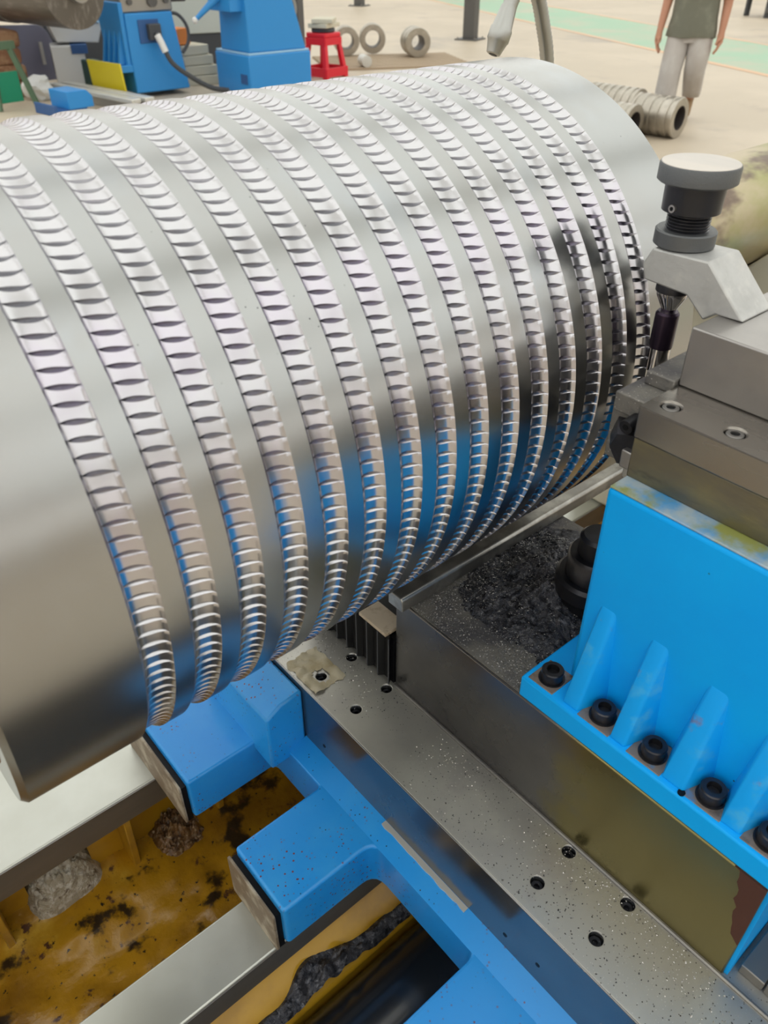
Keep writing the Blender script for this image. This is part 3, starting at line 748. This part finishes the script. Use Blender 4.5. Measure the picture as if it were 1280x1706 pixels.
# ---- steady rest under the far neck
st = thing('steady_rest', 'cream topped blue steady rest under the far roll neck', 'steady rest', (1.05, 0.45, 0.5026))
bm = B(); prism(bm, [(0.36, 0.92), (0.36, 0.955), (0.405, 0.985), (0.43, 0.982), (0.452, 0.960), (0.475, 0.948), (0.5185, 0.944), (0.60, 0.944), (0.60, 0.90), (0.36, 0.88)], 'x', 0.985, 1.12)
obj('rest_pad', bm, 'cream', st, bevel=0.003)
bm = B(); box(bm, 1.00, 1.14, 0.36, 0.66, ZW, 0.90); obj('rest_base', bm, 'cream', st, bevel=0.006)
bm = B(); box(bm, 1.00, 1.12, 0.300, 0.358, 0.80, 0.965); obj('rest_cheek', bm, 'blue_paint', st, bevel=0.004)
# ================================================================== background (floor is FZ)
# --- neighbouring machine
def bx(name, mat, parent, x0, x1, y0, y1, z0, z1, bevel=0.006):
    bm = B(); box(bm, x0, x1, y0, y1, z0, z1); return obj(name, bm, mat, parent, bevel=bevel)

# blue tailstock with sloping trunk
t = thing('machine_tailstock', 'tall blue tailstock with tapering trunk and white seam', 'machine column', (5.32, 8.55, FZ), local=True)
bx('base', 'far_blue', t, 0, 0.84, 0, 0.72, 0, 0.39, 0.012)
bx('seam', 'far_blue_light', t, 0.01, 0.83, 0.01, 0.71, 0.39, 0.412, 0.006)
bm = B()
lo = [(0.03, 0.03), (0.80, 0.03), (0.80, 0.62), (0.03, 0.62)]; hi = [(0.03, 0.03), (0.50, 0.03), (0.50, 0.55), (0.03, 0.55)]
A = [bm.verts.new((*p, 0.412)) for p in lo]; Cc = [bm.verts.new((*p, 1.35)) for p in hi]
bm.faces.new(A); bm.faces.new(Cc[::-1])
for i in range(4): bm.faces.new((A[i], A[(i+1) % 4], Cc[(i+1) % 4], Cc[i]))
obj('trunk', bm, 'far_blue', t, bevel=0.012)
bx('side_box', 'far_blue', t, -0.12, 0.10, 0.10, 0.55, 0.80, 1.25)
bx('notch_plate', 'far_navy', t, -0.004, 0.06, 0.06, 0.20, 0.10, 0.20, 0.002)
bm = B(); tube(bm, [(-0.10, 0.30, 0.95), (-0.22, 0.34, 0.86), (-0.36, 0.42, 0.73)], 0.03, 10, radii=[0.045, 0.035, 0.022]); h_ = obj('lever', bm, 'far_blue', t, smooth=50)
bm = B(); bmesh.ops.create_uvsphere(bm, u_segments=12, v_segments=8, radius=0.035, matrix=Matrix.Translation((-0.37, 0.425, 0.72))); s_ = obj('lever_tip', bm, 'white_plastic', None, smooth=60); s_.parent = h_
bm = B(); lathe(bm, [(0.0, 0.05), (0.10, 0.05), (0.10, 0.03), (0.45, 0.02)], (-0.12, 0.32, 1.02), (-1, 0.05, 0), seg=20); obj('quill', bm, 'dark_grey', t, smooth=40)
bm = B(); lathe(bm, [(-0.018, 0.17), (0.018, 0.17), (0.018, 0.14), (-0.018, 0.14)], (0.62, 0.2, 0.80), (0.3, 1, 0), seg=32, close=True); obj('hand_wheel', bm, 'far_steel', t, smooth=40)

# blue column with cable and ribbed bracket
t = thing('machine_support', 'blue machine support with ribbed bracket and black cable', 'machine column', (4.25, 9.2, FZ), local=True)
bm = B()
lo = [(0.0, 0.0), (0.66, 0.0), (0.66, 0.55), (0.0, 0.55)]; hi = [(0.0, 0.0), (0.55, 0.0), (0.55, 0.50), (0.0, 0.50)]
A = [bm.verts.new((*p, 0.05)) for p in lo]; Cc = [bm.verts.new((*p, 0.80)) for p in hi]
bm.faces.new(A); bm.faces.new(Cc[::-1])
for i in range(4): bm.faces.new((A[i], A[(i+1) % 4], Cc[(i+1) % 4], Cc[i]))
obj('trunk', bm, 'far_blue', t, bevel=0.012)
bx('socket_recess', 'far_navy', t, 0.13, 0.37, -0.012, 0.02, 0.52, 0.74, 0.004)
bx('plug', 'dark_grey', t, 0.22, 0.36, -0.08, 0.0, 0.55, 0.70, 0.01)
bm = B(); tube(bm, spline([(0.29, -0.09, 0.62), (0.32, -0.14, 0.50), (0.38, -0.18, 0.34), (0.55, -0.22, 0.20), (0.78, -0.26, 0.07), (0.97, -0.32, 0.03)], 6), 0.026, 10); c_ = obj('cable', bm, 'dark_grey', t, smooth=60)
bm = B(); tube(bm, [(0.29, -0.10, 0.60), (0.31, -0.13, 0.53), (0.335, -0.152, 0.44)], 0.036, 10); s_ = obj('cable_sleeve', bm, 'white_plastic', None, smooth=60); s_.parent = c_
bm = B(); tube(bm, spline([(0.52, 0.1, 0.78), (0.66, 0.08, 0.76), (0.74, 0.05, 0.64), (0.72, 0.03, 0.50), (0.63, 0.02, 0.40)], 6), 0.018, 8); obj('black_hose', bm, 'dark_grey', t, smooth=60)
# ribbed bracket on the left flank
bm = B(); prism(bm, [(0.02, 0.30), (0.02, 0.90), (0.60, 0.90), (0.50, 0.30)], 'x', -0.05, 0.0); obj('bracket_plate', bm, 'far_blue', t, bevel=0.008)
bx('bracket_foot', 'far_blue', t, -0.14, 0.0, 0.0, 0.52, 0.26, 0.33)
for i in range(4):
    y = 0.07+0.125*i
    bm = B(); prism(bm, [(-0.12, 0.33), (-0.045, 0.33), (-0.045, 0.66)], 'y', y, y+0.045); obj('bracket_rib', bm, 'far_blue', t, bevel=0.004)
bx('clamp_block', 'far_steel', t, -0.02, 0.58, 0.02, 0.45, 0.80, 1.00, 0.02)
for X in (0.08, 0.34, 0.50):
    bm = B(); cyl(bm, (X, -0.01, 0.90), (X, 0.03, 0.90), 0.055 if X == 0.34 else 0.028, seg=16); obj('clamp_bolt', bm, 'post_grey', t, smooth=40)
bm = B(); lathe(bm, [(0, 0.06), (0.25, 0.06), (0.26, 0.045), (0.55, 0.04)], (0.58, 0.24, 0.93), (1, -0.25, 0), seg=20); obj('shaft', bm, 'post_grey', t, smooth=40)

# yellow plate leaning by the support
bx_ = B(); M = Matrix.Translation((4.085, 9.1, FZ+0.003)) @ Matrix.Rotation(R_(99), 4, 'Z') @ Matrix.Rotation(R_(-4), 4, 'X')
box(bx_, 0, 0.62, -0.01, 0.01, 0, 0.36, M)
tag(obj('yellow_plate', bx_, 'sign_yellow', None, bevel=0.003), 'bright yellow plate standing at the foot of the blue support', 'plate')

# dark roll in the neighbouring machine
t = thing('dark_roll', 'dark unmachined roll held in the machine behind', 'roll', (3.55, 9.9, FZ), R_(98), local=True)
bm = B(); lathe(bm, [(-0.92, 0.10), (-0.90, 0.33), (0.30, 0.33), (0.31, 0.31), (0.34, 0.31), (0.35, 0.34), (2.6, 0.34), (2.62, 0.30)], (0, 0, 1.03), (1, 0, 0), seg=48); obj('barrel', bm, 'far_roll', t, smooth=40)
bm = B(); lathe(bm, [(-1.02, 0.10), (-0.90, 0.10)], (0, 0, 1.03), (1, 0, 0), seg=32); obj('neck', bm, 'far_steel', t, smooth=40)
bx('cradle', 'dark_grey', t, 1.6, 2.4, -0.30, 0.30, 0.0, 0.71)

# lavender sheet cover below the dark roll
t = thing('machine_guard', 'grey lavender curved sheet guard under the dark roll', 'guard', (3.52, 10.75, FZ), R_(8), local=True)
bm = B(); prism(bm, round_poly([(-0.5, 0.05), (0.66, 0.05), (0.46, 0.62), (-0.5, 0.66)], [0, 0, 0.2, 0]), 'y', 0, 0.04); obj('sheet', bm, 'lavender', t, bevel=0.004)
bm = B(); box(bm, 0.34, 0.37, -0.03, 0.0, 0.22, 0.45); obj('guard_handle', bm, 'white_plastic', t)

# ways of the neighbouring machine
for px, lab in ((0.0, 'pale machine rail running beside the yellow plate, nearer one'), (0.15, 'pale machine rail running beside the yellow plate, farther one')):
    t = thing('machine_rail', lab, 'rail', (3.87+px, 8.42, FZ), R_(98.5), 'rails of the machine behind', local=True)
    bx('rail_top', 'far_rail', t, 0, 1.62, -0.055, 0.055, 0.08, 0.13, 0.01)
    bx('rail_web', 'far_steel', t, 0, 1.60, -0.03, 0.03, 0, 0.08, 0.004)

# blue trough
t = thing('chip_trough', 'small blue open chip trough with pale rim near rails', 'trough', (3.13, 8.72, FZ), R_(8), local=True)
bm = B(); prism(bm, [(0, 0), (0.36, 0), (0.36, 0.05), (0.03, 0.05), (0.03, 0.10), (0, 0.10)], 'y', 0, 0.4); obj('trough_body', bm, 'far_navy', t, bevel=0.004)
bm = B(); prism(bm, round_poly([(0.16, 0.05), (0.44, 0.05), (0.44, 0.15), (0.38, 0.21), (0.16, 0.21)], [0, 0, 0.04, 0.04, 0]), 'y', 0.0, 0.35); obj('motor_hood', bm, 'far_blue', t, bevel=0.006)

# floor clutter on the left
t = thing('fan_box', 'cream equipment box with round fan on its side', 'box', (3.82, 10.35, FZ), R_(-20), local=True)
bx('case', 'white_plastic', t, 0, 0.36, 0, 0.4, 0, 0.44, 0.01)
bm = B(); cyl(bm, (0.02, -0.004, 0.28), (0.02, 0.01, 0.28), 0.001); 
bm.free(); bm = B(); cyl(bm, (-0.006, 0.2, 0.27), (0.004, 0.2, 0.27), 0.12, seg=24); obj('fan', bm, 'dark_grey', t, smooth=40)
bx('lid', 'far_navy', t, 0.22, 0.40, -0.02, 0.3, 0.36, 0.45, 0.004)
t = thing('parts_basket', 'white and blue plastic basket resting on the cream box', 'basket', (3.93, 10.40, FZ+0.452), R_(-15), local=True)
bm = B(); prism(bm, [(0, 0.02), (0.46, 0.0), (0.54, 0.20), (-0.06, 0.20)], 'y', 0, 0.36); obj('basket_body', bm, 'white_plastic', t, bevel=0.01)
bx('blue_tub', 'far_blue', t, 0.0, 0.30, 0.04, 0.34, 0.20, 0.34)
bm = B(); tube(bm, spline([(-0.04, -0.01, 0.20), (0.10, -0.02, 0.27), (0.22, -0.01, 0.36), (0.36, -0.02, 0.26), (0.50, -0.01, 0.20)], 5), 0.012, 8); obj('basket_handle', bm, 'far_blue_light', t, smooth=60)
bx('grey_pack', 'lavender', t, 0.34, 0.52, 0.05, 0.3, 0.19, 0.30)
bm = B(); box(bm, 3.98, 4.14, 9.75, 9.95, FZ, FZ+0.34)
tag(obj('oil_can', bm, 'dark_green', None, bevel=0.015), 'dark green can between the cream box and yellow plate', 'can')
# white crumpled bag
bm = B(); bmesh.ops.create_icosphere(bm, subdivisions=3, radius=0.16)
for v in bm.verts:
    v.co *= 1+0.45*noise.noise(v.co*9); v.co.z *= 0.75; v.co += Vector((3.42, 9.85, FZ+0.12))
    v.co.z = max(v.co.z, FZ+0.002)
tag(obj('crumpled_bag', bm, 'white_plastic', None, smooth=25), 'white crumpled plastic bag on the floor', 'bag')
t = thing('bundled_sacks', 'brown bundled sacks stacked at the left edge', 'sacks', (3.24, 10.12, FZ), local=True)
for i in range(4):
    bm = B(); prism(bm, round_poly([(-0.18, 0), (0.16, 0), (0.17, 0.16), (-0.17, 0.16)], 0.05), 'y', 0, 0.4, Matrix.Translation((0.02*(i % 2), 0, 0.16*i))); obj('sack', bm, 'brown_pack', t, bevel=0.02)
t = thing('steel_trestle', 'green steel trestle leg at the left edge', 'trestle', (3.06, 9.45, FZ), R_(10), local=True)
bm = B(); tube(bm, [(0.18, 0, 0), (0.06, 0.1, 0.55)], 0.035, 4); obj('leg', bm, 'green_metal', t)
bm = B(); tube(bm, [(-0.25, 0, 0), (-0.14, 0.1, 0.55)], 0.035, 4); obj('leg', bm, 'green_metal', t)
bx('green_panel', 'green_bright', t, -0.25, 0.06, 0.04, 0.06, 0.06, 0.34, 0.004)
bx('top_bar', 'green_metal', t, -0.25, 0.12, 0.07, 0.13, 0.53, 0.60, 0.004)

# pale cabinet panel behind with dark plinth
t = thing('machine_cabinet', 'pale grey green cabinet with dark plinth behind blue tailstock', 'cabinet', (5.75, 10.75, FZ), R_(-14), local=True)
bx('cabinet_body', 'wall_panel', t, -0.5, 1.2, 0, 0.5, 0.42, 1.7, 0.01)
bx('plinth', 'dark_grey', t, -0.48, 1.18, 0.02, 0.48, 0, 0.42, 0.004)
t = thing('dark_box', 'dark grey box standing in for a dark area behind', 'cabinet', (4.35, 11.3, FZ), R_(-10), local=True)
bx('cabinet_body', 'dark_grey', t, -0.2, 0.75, 0, 0.5, 0.06, 0.62, 0.02)  # stand-in box placed to fill the dark area behind
bx('plinth', 'post_grey', t, -0.18, 0.73, 0.02, 0.48, 0, 0.06, 0.004)
# cream blocks
for i in range(4):
    bm = B(); M = Matrix.Translation((5.10, 9.62, FZ+0.105*i)) @ Matrix.Rotation(R_(-12+5*i), 4, 'Z')
    box(bm, 0, 0.44-0.03*i, 0, 0.34, 0, 0.10, M)
    tag(obj('cream_block', bm, 'cream', None, bevel=0.008), ['cream foam block at the bottom of the small stack', 'cream foam block, second from the bottom of its stack', 'cream foam block, third from the bottom of its stack', 'cream foam block on top of the small stack'][i], 'block', 'stack of cream blocks')
bm = B(); M = Matrix.Translation((5.06, 9.66, FZ+0.422)) @ Matrix.Rotation(R_(10), 4, 'Z'); prism(bm, round_poly([(0, 0), (0.20, 0), (0.18, 0.17), (0.02, 0.17)], 0.03), 'y', 0, 0.2, M)
tag(obj('orange_jug', bm, 'orange', None, bevel=0.01), 'orange jug on the stack of cream blocks', 'jug')

# --- grey post near the stool
def post(name, label, x, y, w, h, mat='post_grey'):
    t = thing(name, label, 'post', (x, y, FZ), R_(20), local=True)
    bx('shaft', mat, t, -w/2, w/2, -w/2, w/2, 0.02, h, 0.006)
    bx('foot_plate', mat, t, -w, w, -w, w, 0, 0.02, 0.002)
    for a in (-1, 1):
        for b_ in (-1, 1):
            bm = B(); cyl(bm, (a*w*0.8, b_*w*0.8, 0.02), (a*w*0.8, b_*w*0.8, 0.045), 0.012, seg=6); obj('anchor_bolt', bm, 'far_steel', t)
    return t
post('steel_post', 'dark grey steel post behind the red stool', 6.86, 9.78, 0.13, 3.0)
post('steel_post', 'dark grey steel post standing alone near the hose', 11.30, 11.0, 0.20, 3.0)
post('steel_post', 'far dark post foot at the top edge', 14.6, 18.1, 0.2, 3.0)

# --- red stool
t = thing('plastic_stool', 'red plastic stool with cut out sides', 'stool', (6.83, 9.19, FZ), R_(12), local=True)
H = 0.49; wt, wb = 0.145, 0.215
bm = B(); prism(bm, round_poly([(-wt-.015, -wt-.015), (wt+.015, -wt-.015), (wt+.015, wt+.015), (-wt-.015, wt+.015)], 0.04), 'z', H-0.05, H); obj('seat', bm, 'red_plastic', t, bevel=0.01)
for sx in (-1, 1):
    for sy in (-1, 1):
        bm = B(); a = 0.05
        top_ = [(sx*wt, sy*wt), (sx*(wt-a), sy*wt), (sx*(wt-a), sy*(wt-a)), (sx*wt, sy*(wt-a))]
        bot_ = [(sx*wb, sy*wb), (sx*(wb-a*1.3), sy*wb), (sx*(wb-a*1.3), sy*(wb-a*1.3)), (sx*wb, sy*(wb-a*1.3))]
        A = [bm.verts.new((*p, 0)) for p in bot_]; Cc = [bm.verts.new((*p, H-0.03)) for p in top_]
        bm.faces.new(A); bm.faces.new(Cc[::-1])
        for i in range(4): bm.faces.new((A[i], A[(i+1) % 4], Cc[(i+1) % 4], Cc[i]))
        obj('leg', bm, 'red_plastic', t, bevel=0.006)
for z0, z1, wz in ((0.02, 0.12, wb-0.008), (H-0.13, H-0.05, wt+0.012)):
    for s in (-1, 1):
        bm = B(); box(bm, -wz, wz, s*wz-0.008, s*wz+0.008, z0, z1); obj('apron', bm, 'red_plastic', t, bevel=0.003)
        bm = B(); box(bm, s*wz-0.008, s*wz+0.008, -wz, wz, z0, z1); obj('apron', bm, 'red_plastic', t, bevel=0.003)
bm = B(); lathe(bm, [(0, 0.13), (0.01, 0.145), (0.04, 0.145), (0.05, 0.13)], (6.83, 9.19, FZ+H), (0, 0, 1), seg=28)
tag(obj('stool_cushion', bm, 'dark_grey', None, smooth=40), 'black round cushion on the red stool', 'cushion')
for i in range(2):
    bm = B(); M = Matrix.Translation((6.85, 9.19, FZ+H+0.052+0.05*i)) @ Matrix.Rotation(R_(25+20*i), 4, 'Z'); box(bm, -0.19, 0.17, -0.13, 0.13, 0, 0.048, M)
    tag(obj('cardboard_pack', bm, 'cream', None, bevel=0.006), ['flat cream pack lying on the stool cushion', 'flat cream pack on top of another on stool'][i], 'pack', 'packs on the stool')

# --- grooved ring rolls
def ring_roll(label, loc, axis_deg, R, Lr, n, group=None, bore=0.6):
    t = thing('ring_roll', label, 'roll ring', loc, R_(axis_deg), group, local=True)
    prof = [(0, R*bore), (0, R*0.97), (0.006, R)]
    for i in range(n):
        a = Lr*(i+0.5)/n; g = Lr/n*0.22
        prof += [(a-g, R), (a-g*0.6, R*0.93), (a+g*0.6, R*0.93), (a+g, R)]
    prof += [(Lr-0.006, R), (Lr, R*0.97), (Lr, R*bore)]
    bm = B(); lathe(bm, prof, (0, 0, R), (1, 0, 0), seg=48, close=True); obj('ring_body', bm, 'ring_steel', t, smooth=30)
    bm = B(); lathe(bm, [(0.001, R*bore*0.99), (Lr-0.001, R*bore*0.99), (Lr-0.001, R*bore*0.97), (0.001, R*bore*0.97)], (0, 0, R), (1, 0, 0), seg=40, close=True); obj('bore', bm, 'ring_bore', t, smooth=40)
    return t
gR = 'ring rolls standing on the floor'
ring_roll('grooved steel ring roll nearest the walking person, on the floor', (6.98, 4.16, FZ), 96, 0.165, 0.42, 5, gR)
ring_roll('grooved steel ring roll half hidden by the big roll, front row', (6.60, 4.36, FZ), 92, 0.145, 0.40, 5, gR)
ring_roll('grooved steel ring roll lying behind the front two', (7.24, 4.76, FZ), 92, 0.155, 0.55, 7, gR)
gL = 'ring rolls on the slatted boards'
ring_roll('plain steel ring roll closest to the red stool', (8.16, 10.42, FZ+0.03), 58, 0.185, 0.24, 1, gL, 0.56)
ring_roll('plain steel ring roll, middle one right of stool', (8.60, 10.36, FZ+0.03), 54, 0.19, 0.26, 1, gL, 0.60)
ring_roll('double ribbed steel ring roll alone on the slatted boards', (8.83, 9.62, FZ+0.03), 62, 0.185, 0.34, 2, gL, 0.52)

# --- slatted boards
t = thing('slatted_pallet', 'low slatted wooden boards under the ring rolls', 'pallet', (8.1, 9.9, FZ), R_(-27), local=True)
for i in range(9):
    bx('slat', 'wood_slat', t, -0.68, 1.35, -0.75+0.16*i, -0.665+0.16*i, 0.0, 0.028, 0.003)
bm = B(); lathe(bm, [(0, 0.03), (0.005, 0.07), (0.20, 0.07), (0.205, 0.03)], (7.62, 9.30, FZ+0.099), (0.3, 0.8, 0), seg=24)
tag(obj('steel_bush', bm, 'far_rail', None, smooth=40), 'small pale steel bush on the boards by the stool', 'bush')

# --- cart at the far right
t = thing('work_cart', 'low grey cart at the top right corner', 'cart', (19.5, 9.95, FZ), R_(-25), local=True)
bx('deck', 'far_steel', t, -0.45, 1.2, -0.4, 0.4, 0.34, 0.42, 0.01)
bx('frame_rail', 'post_grey', t, -0.45, 1.2, -0.42, -0.38, 0.10, 0.18, 0.006)
bx('load', 'post_grey', t, -0.35, 1.1, -0.3, 0.3, 0.42, 0.75, 0.02)
for X in (-0.40, 1.05):
    for Y in (-0.37, 0.31): bx('leg', 'dark_grey', t, X, X+0.10, Y, Y+0.07, 0.0, 0.34, 0.004)

# ================================================================== person walking
def skin_mesh(name, verts, edges, radii, mat, parent, root=0, sub=2):
    me = bpy.data.meshes.new(name); me.from_pydata([Vector(v) for v in verts], edges, [])
    o = bpy.data.objects.new(name, me); COL.objects.link(o)
    sk = o.modifiers.new('skin', 'SKIN'); sk.use_smooth_shade = True
    lay = me.skin_vertices[0].data if me.skin_vertices else None
    if lay is None:
        bm = bmesh.new(); bm.from_mesh(me); bm.verts.layers.skin.verify(); bm.to_mesh(me); bm.free(); lay = me.skin_vertices[0].data
    for i, r in enumerate(radii):
        lay[i].radius = (r, r) if not isinstance(r, tuple) else r
        lay[i].use_root = (i == root)
    s = o.modifiers.new('sub', 'SUBSURF'); s.levels = sub; s.render_levels = sub
    bpy.context.view_layer.update()
    dg = bpy.context.evaluated_depsgraph_get()
    new = bpy.data.meshes.new_from_object(o.evaluated_get(dg)); new.name = name
    bpy.data.objects.remove(o); bpy.data.meshes.remove(me)
    new.shade_smooth()
    new.materials.clear(); new.materials.append(MATS[mat])
    return link(name, new, None, parent)
# local frame: +x is the way the person faces, +y their left
pp = thing('person', 'person walking in a grey green shirt and pale loose trousers', 'person', (7.66, 4.62, FZ), R_(200), local=True)
pp.scale = (0.96, 0.96, 0.96)
body_v = [(0, 0, 0.84), (0, 0, 1.00), (0, 0, 1.18), (0.01, 0, 1.32), (0.02, 0, 1.40), (0.04, 0, 1.47), (0.05, 0, 1.56), (0.055, 0, 1.64),
          (0, 0.19, 1.31), (-0.05, 0.27, 1.06), (0.02, 0.28, 0.84), (0.03, 0.28, 0.79),
          (0, -0.19, 1.31), (0.0, -0.27, 1.06), (0.08, -0.28, 0.83), (0.10, -0.28, 0.78),
          (0, 0.09, 0.80), (0.02, 0.10, 0.46), (-0.26, 0.06, 0.19), (-0.29, 0.05, 0.13),
          (0, -0.09, 0.80), (0.10, -0.10, 0.45), (0.10, -0.11, 0.09), (0.18, -0.11, 0.05)]
body_e = [(0, 1), (1, 2), (2, 3), (3, 4), (4, 5), (5, 6), (6, 7), (3, 8), (8, 9), (9, 10), (10, 11), (3, 12), (12, 13), (13, 14), (14, 15), (0, 16), (16, 17), (17, 18), (18, 19), (0, 20), (20, 21), (21, 22), (22, 23)]
body_r = [0.12, 0.12, 0.135, 0.12, 0.06, 0.06, 0.092, 0.075, 0.062, 0.050, 0.036, 0.030, 0.062, 0.050, 0.036, 0.030, 0.085, 0.06, 0.042, 0.035, 0.085, 0.06, 0.042, 0.035]
# hands grow out of the wrists: palm, four fingers, thumb
for wi, sy in ((11, 1), (15, -1)):
    wx, y, wz = body_v[wi]; b = len(body_v)
    body_v += [(wx+0.008, y, wz-0.05), (wx+0.012, y, wz-0.085)]; body_e += [(wi, b), (b, b+1)]; body_r += [(0.036, 0.020), (0.036, 0.017)]
    for off, ln in ((-0.030, 0.062), (-0.010, 0.078), (0.010, 0.082), (0.030, 0.070)):
        q = len(body_v)
        body_v += [(wx+0.014+off, y, wz-0.105), (wx+0.018+off, y-sy*0.012, wz-0.105-ln*0.5), (wx+0.018+off, y-sy*0.034, wz-0.105-ln*0.9)]
        body_e += [(b+1, q), (q, q+1), (q+1, q+2)]; body_r += [0.0105, 0.0095, 0.0085]
    q = len(body_v); body_v += [(wx+0.045, y-sy*0.012, wz-0.06), (wx+0.058, y-sy*0.022, wz-0.10)]; body_e += [(b, q), (q, q+1)]; body_r += [0.012, 0.0095]
skin_mesh('body', body_v, body_e, body_r, 'skin', pp)
def loft(bm, rings, seg=28, cap=True):
    R0 = []
    for (cx, cy, cz), rx, ry in rings:
        R0.append([bm.verts.new((cx+rx*math.cos(2*PI*k/seg)*(1+0.05*noise.noise(Vector((k*0.5, cz*9, 0)))), cy+ry*math.sin(2*PI*k/seg)*(1+0.05*noise.noise(Vector((k*0.5, cz*9, 4)))), cz+0.012*noise.noise(Vector((k*0.4, cz*5, 8))))) for k in range(seg)])
    for A, Cc in zip(R0, R0[1:]):
        for k in range(seg): bm.faces.new((A[k], A[(k+1) % seg], Cc[(k+1) % seg], Cc[k]))
    if cap: bm.faces.new(R0[0]); bm.faces.new(R0[-1][::-1])
    return bm
# shirt: hangs straight, open hem below the hip, short sleeves
bm = B(); loft(bm, [((0.01, 0, 0.74), 0.125, 0.215), ((0.01, 0, 0.745), 0.155, 0.235), ((0.01, 0, 0.80), 0.158, 0.232), ((0.0, 0, 0.92), 0.150, 0.215), ((0, 0, 1.05), 0.148, 0.205), ((0, 0, 1.20), 0.152, 0.215), ((0, 0, 1.31), 0.140, 0.215), ((0.005, 0, 1.37), 0.11, 0.17), ((0.015, 0, 1.41), 0.07, 0.085)])
sh = obj('shirt', bm, 'shirt', pp, smooth=60)
for s_y, ex in ((1, -0.03), (-1, 0.0)):
    bm = B(); tube(bm, [(0, s_y*0.15, 1.33), (0, s_y*0.205, 1.29), (ex*0.6, s_y*0.245, 1.18), (ex, s_y*0.268, 1.09)], 0.08, 14, radii=[0.085, 0.088, 0.080, 0.078]); obj('sleeve', bm, 'shirt', pp, smooth=60)
# trousers: wide legs
bm = B(); loft(bm, [((0, 0, 0.90), 0.125, 0.175), ((0, 0, 0.80), 0.130, 0.195), ((0.005, 0, 0.70), 0.125, 0.19)]); obj('trousers', bm, 'trousers', pp, smooth=60)
for name_, L_ in (('trouser_leg', [((0.0, 0.10, 0.78), 0.120, 0.112), ((0.02, 0.105, 0.62), 0.115, 0.108), ((0.03, 0.105, 0.47), 0.105, 0.100), ((-0.07, 0.09, 0.36), 0.105, 0.098), ((-0.18, 0.075, 0.27), 0.10, 0.092), ((-0.25, 0.065, 0.20), 0.085, 0.085)]),
                  ('trouser_leg', [((0.0, -0.10, 0.78), 0.120, 0.112), ((0.06, -0.105, 0.62), 0.112, 0.108), ((0.10, -0.11, 0.46), 0.108, 0.102), ((0.105, -0.115, 0.28), 0.105, 0.102), ((0.10, -0.115, 0.10), 0.10, 0.10), ((0.10, -0.115, 0.05), 0.10, 0.10)])):
    bm = B(); loft(bm, L_); obj(name_, bm, 'trousers', pp, smooth=60)
for sy, (ax, ay, az, ang) in ((1, (-0.29, 0.055, 0.145, -60)), (-1, (0.12, -0.115, 0.0, 0))):
    bm = B(); M = Matrix.Translation((ax, ay, az)) @ Matrix.Rotation(R_(-ang), 4, 'Y')
    prism(bm, round_poly([(-0.08, -0.042), (0.14, -0.046), (0.19, 0), (0.14, 0.046), (-0.08, 0.042)], 0.03), 'z', 0.0, 0.075, M)
    obj('shoe', bm, 'shoe', pp, bevel=0.02, seg=3)
# head details
bm = B(); bmesh.ops.create_uvsphere(bm, u_segments=20, v_segments=14, radius=0.1, matrix=Matrix.Translation((0.035, 0, 1.605)) @ Matrix.Diagonal((1.05, 0.86, 1.12, 1)))
bmesh.ops.delete(bm, geom=[v for v in bm.verts if v.co.z < 1.60 and v.co.x > -0.02 or v.co.z < 1.53], context='VERTS'); obj('hair', bm, 'hair', pp, smooth=60)
for s in (-1, 1):
    bm = B(); bmesh.ops.create_uvsphere(bm, u_segments=10, v_segments=8, radius=0.011, matrix=Matrix.Translation((0.132, s*0.032, 1.575))); obj('eye', bm, 'hair', pp, smooth=60)
    bm = B(); bmesh.ops.create_uvsphere(bm, u_segments=10, v_segments=8, radius=0.028, matrix=Matrix.Translation((0.04, s*0.086, 1.56)) @ Matrix.Diagonal((0.6, 0.35, 1.1, 1))); obj('ear', bm, 'skin', pp, smooth=60)
bm = B(); bmesh.ops.create_cone(bm, segments=8, radius1=0.018, radius2=0.006, depth=0.05, cap_ends=True, matrix=Matrix.Translation((0.148, 0, 1.55)) @ Matrix.Rotation(R_(12), 4, 'Y')); obj('nose', bm, 'skin', pp, smooth=60)
bm = B(); box(bm, 0.128, 0.138, -0.025, 0.025, 1.505, 1.513); obj('mouth', bm, 'brown_pack', pp, bevel=0.002)
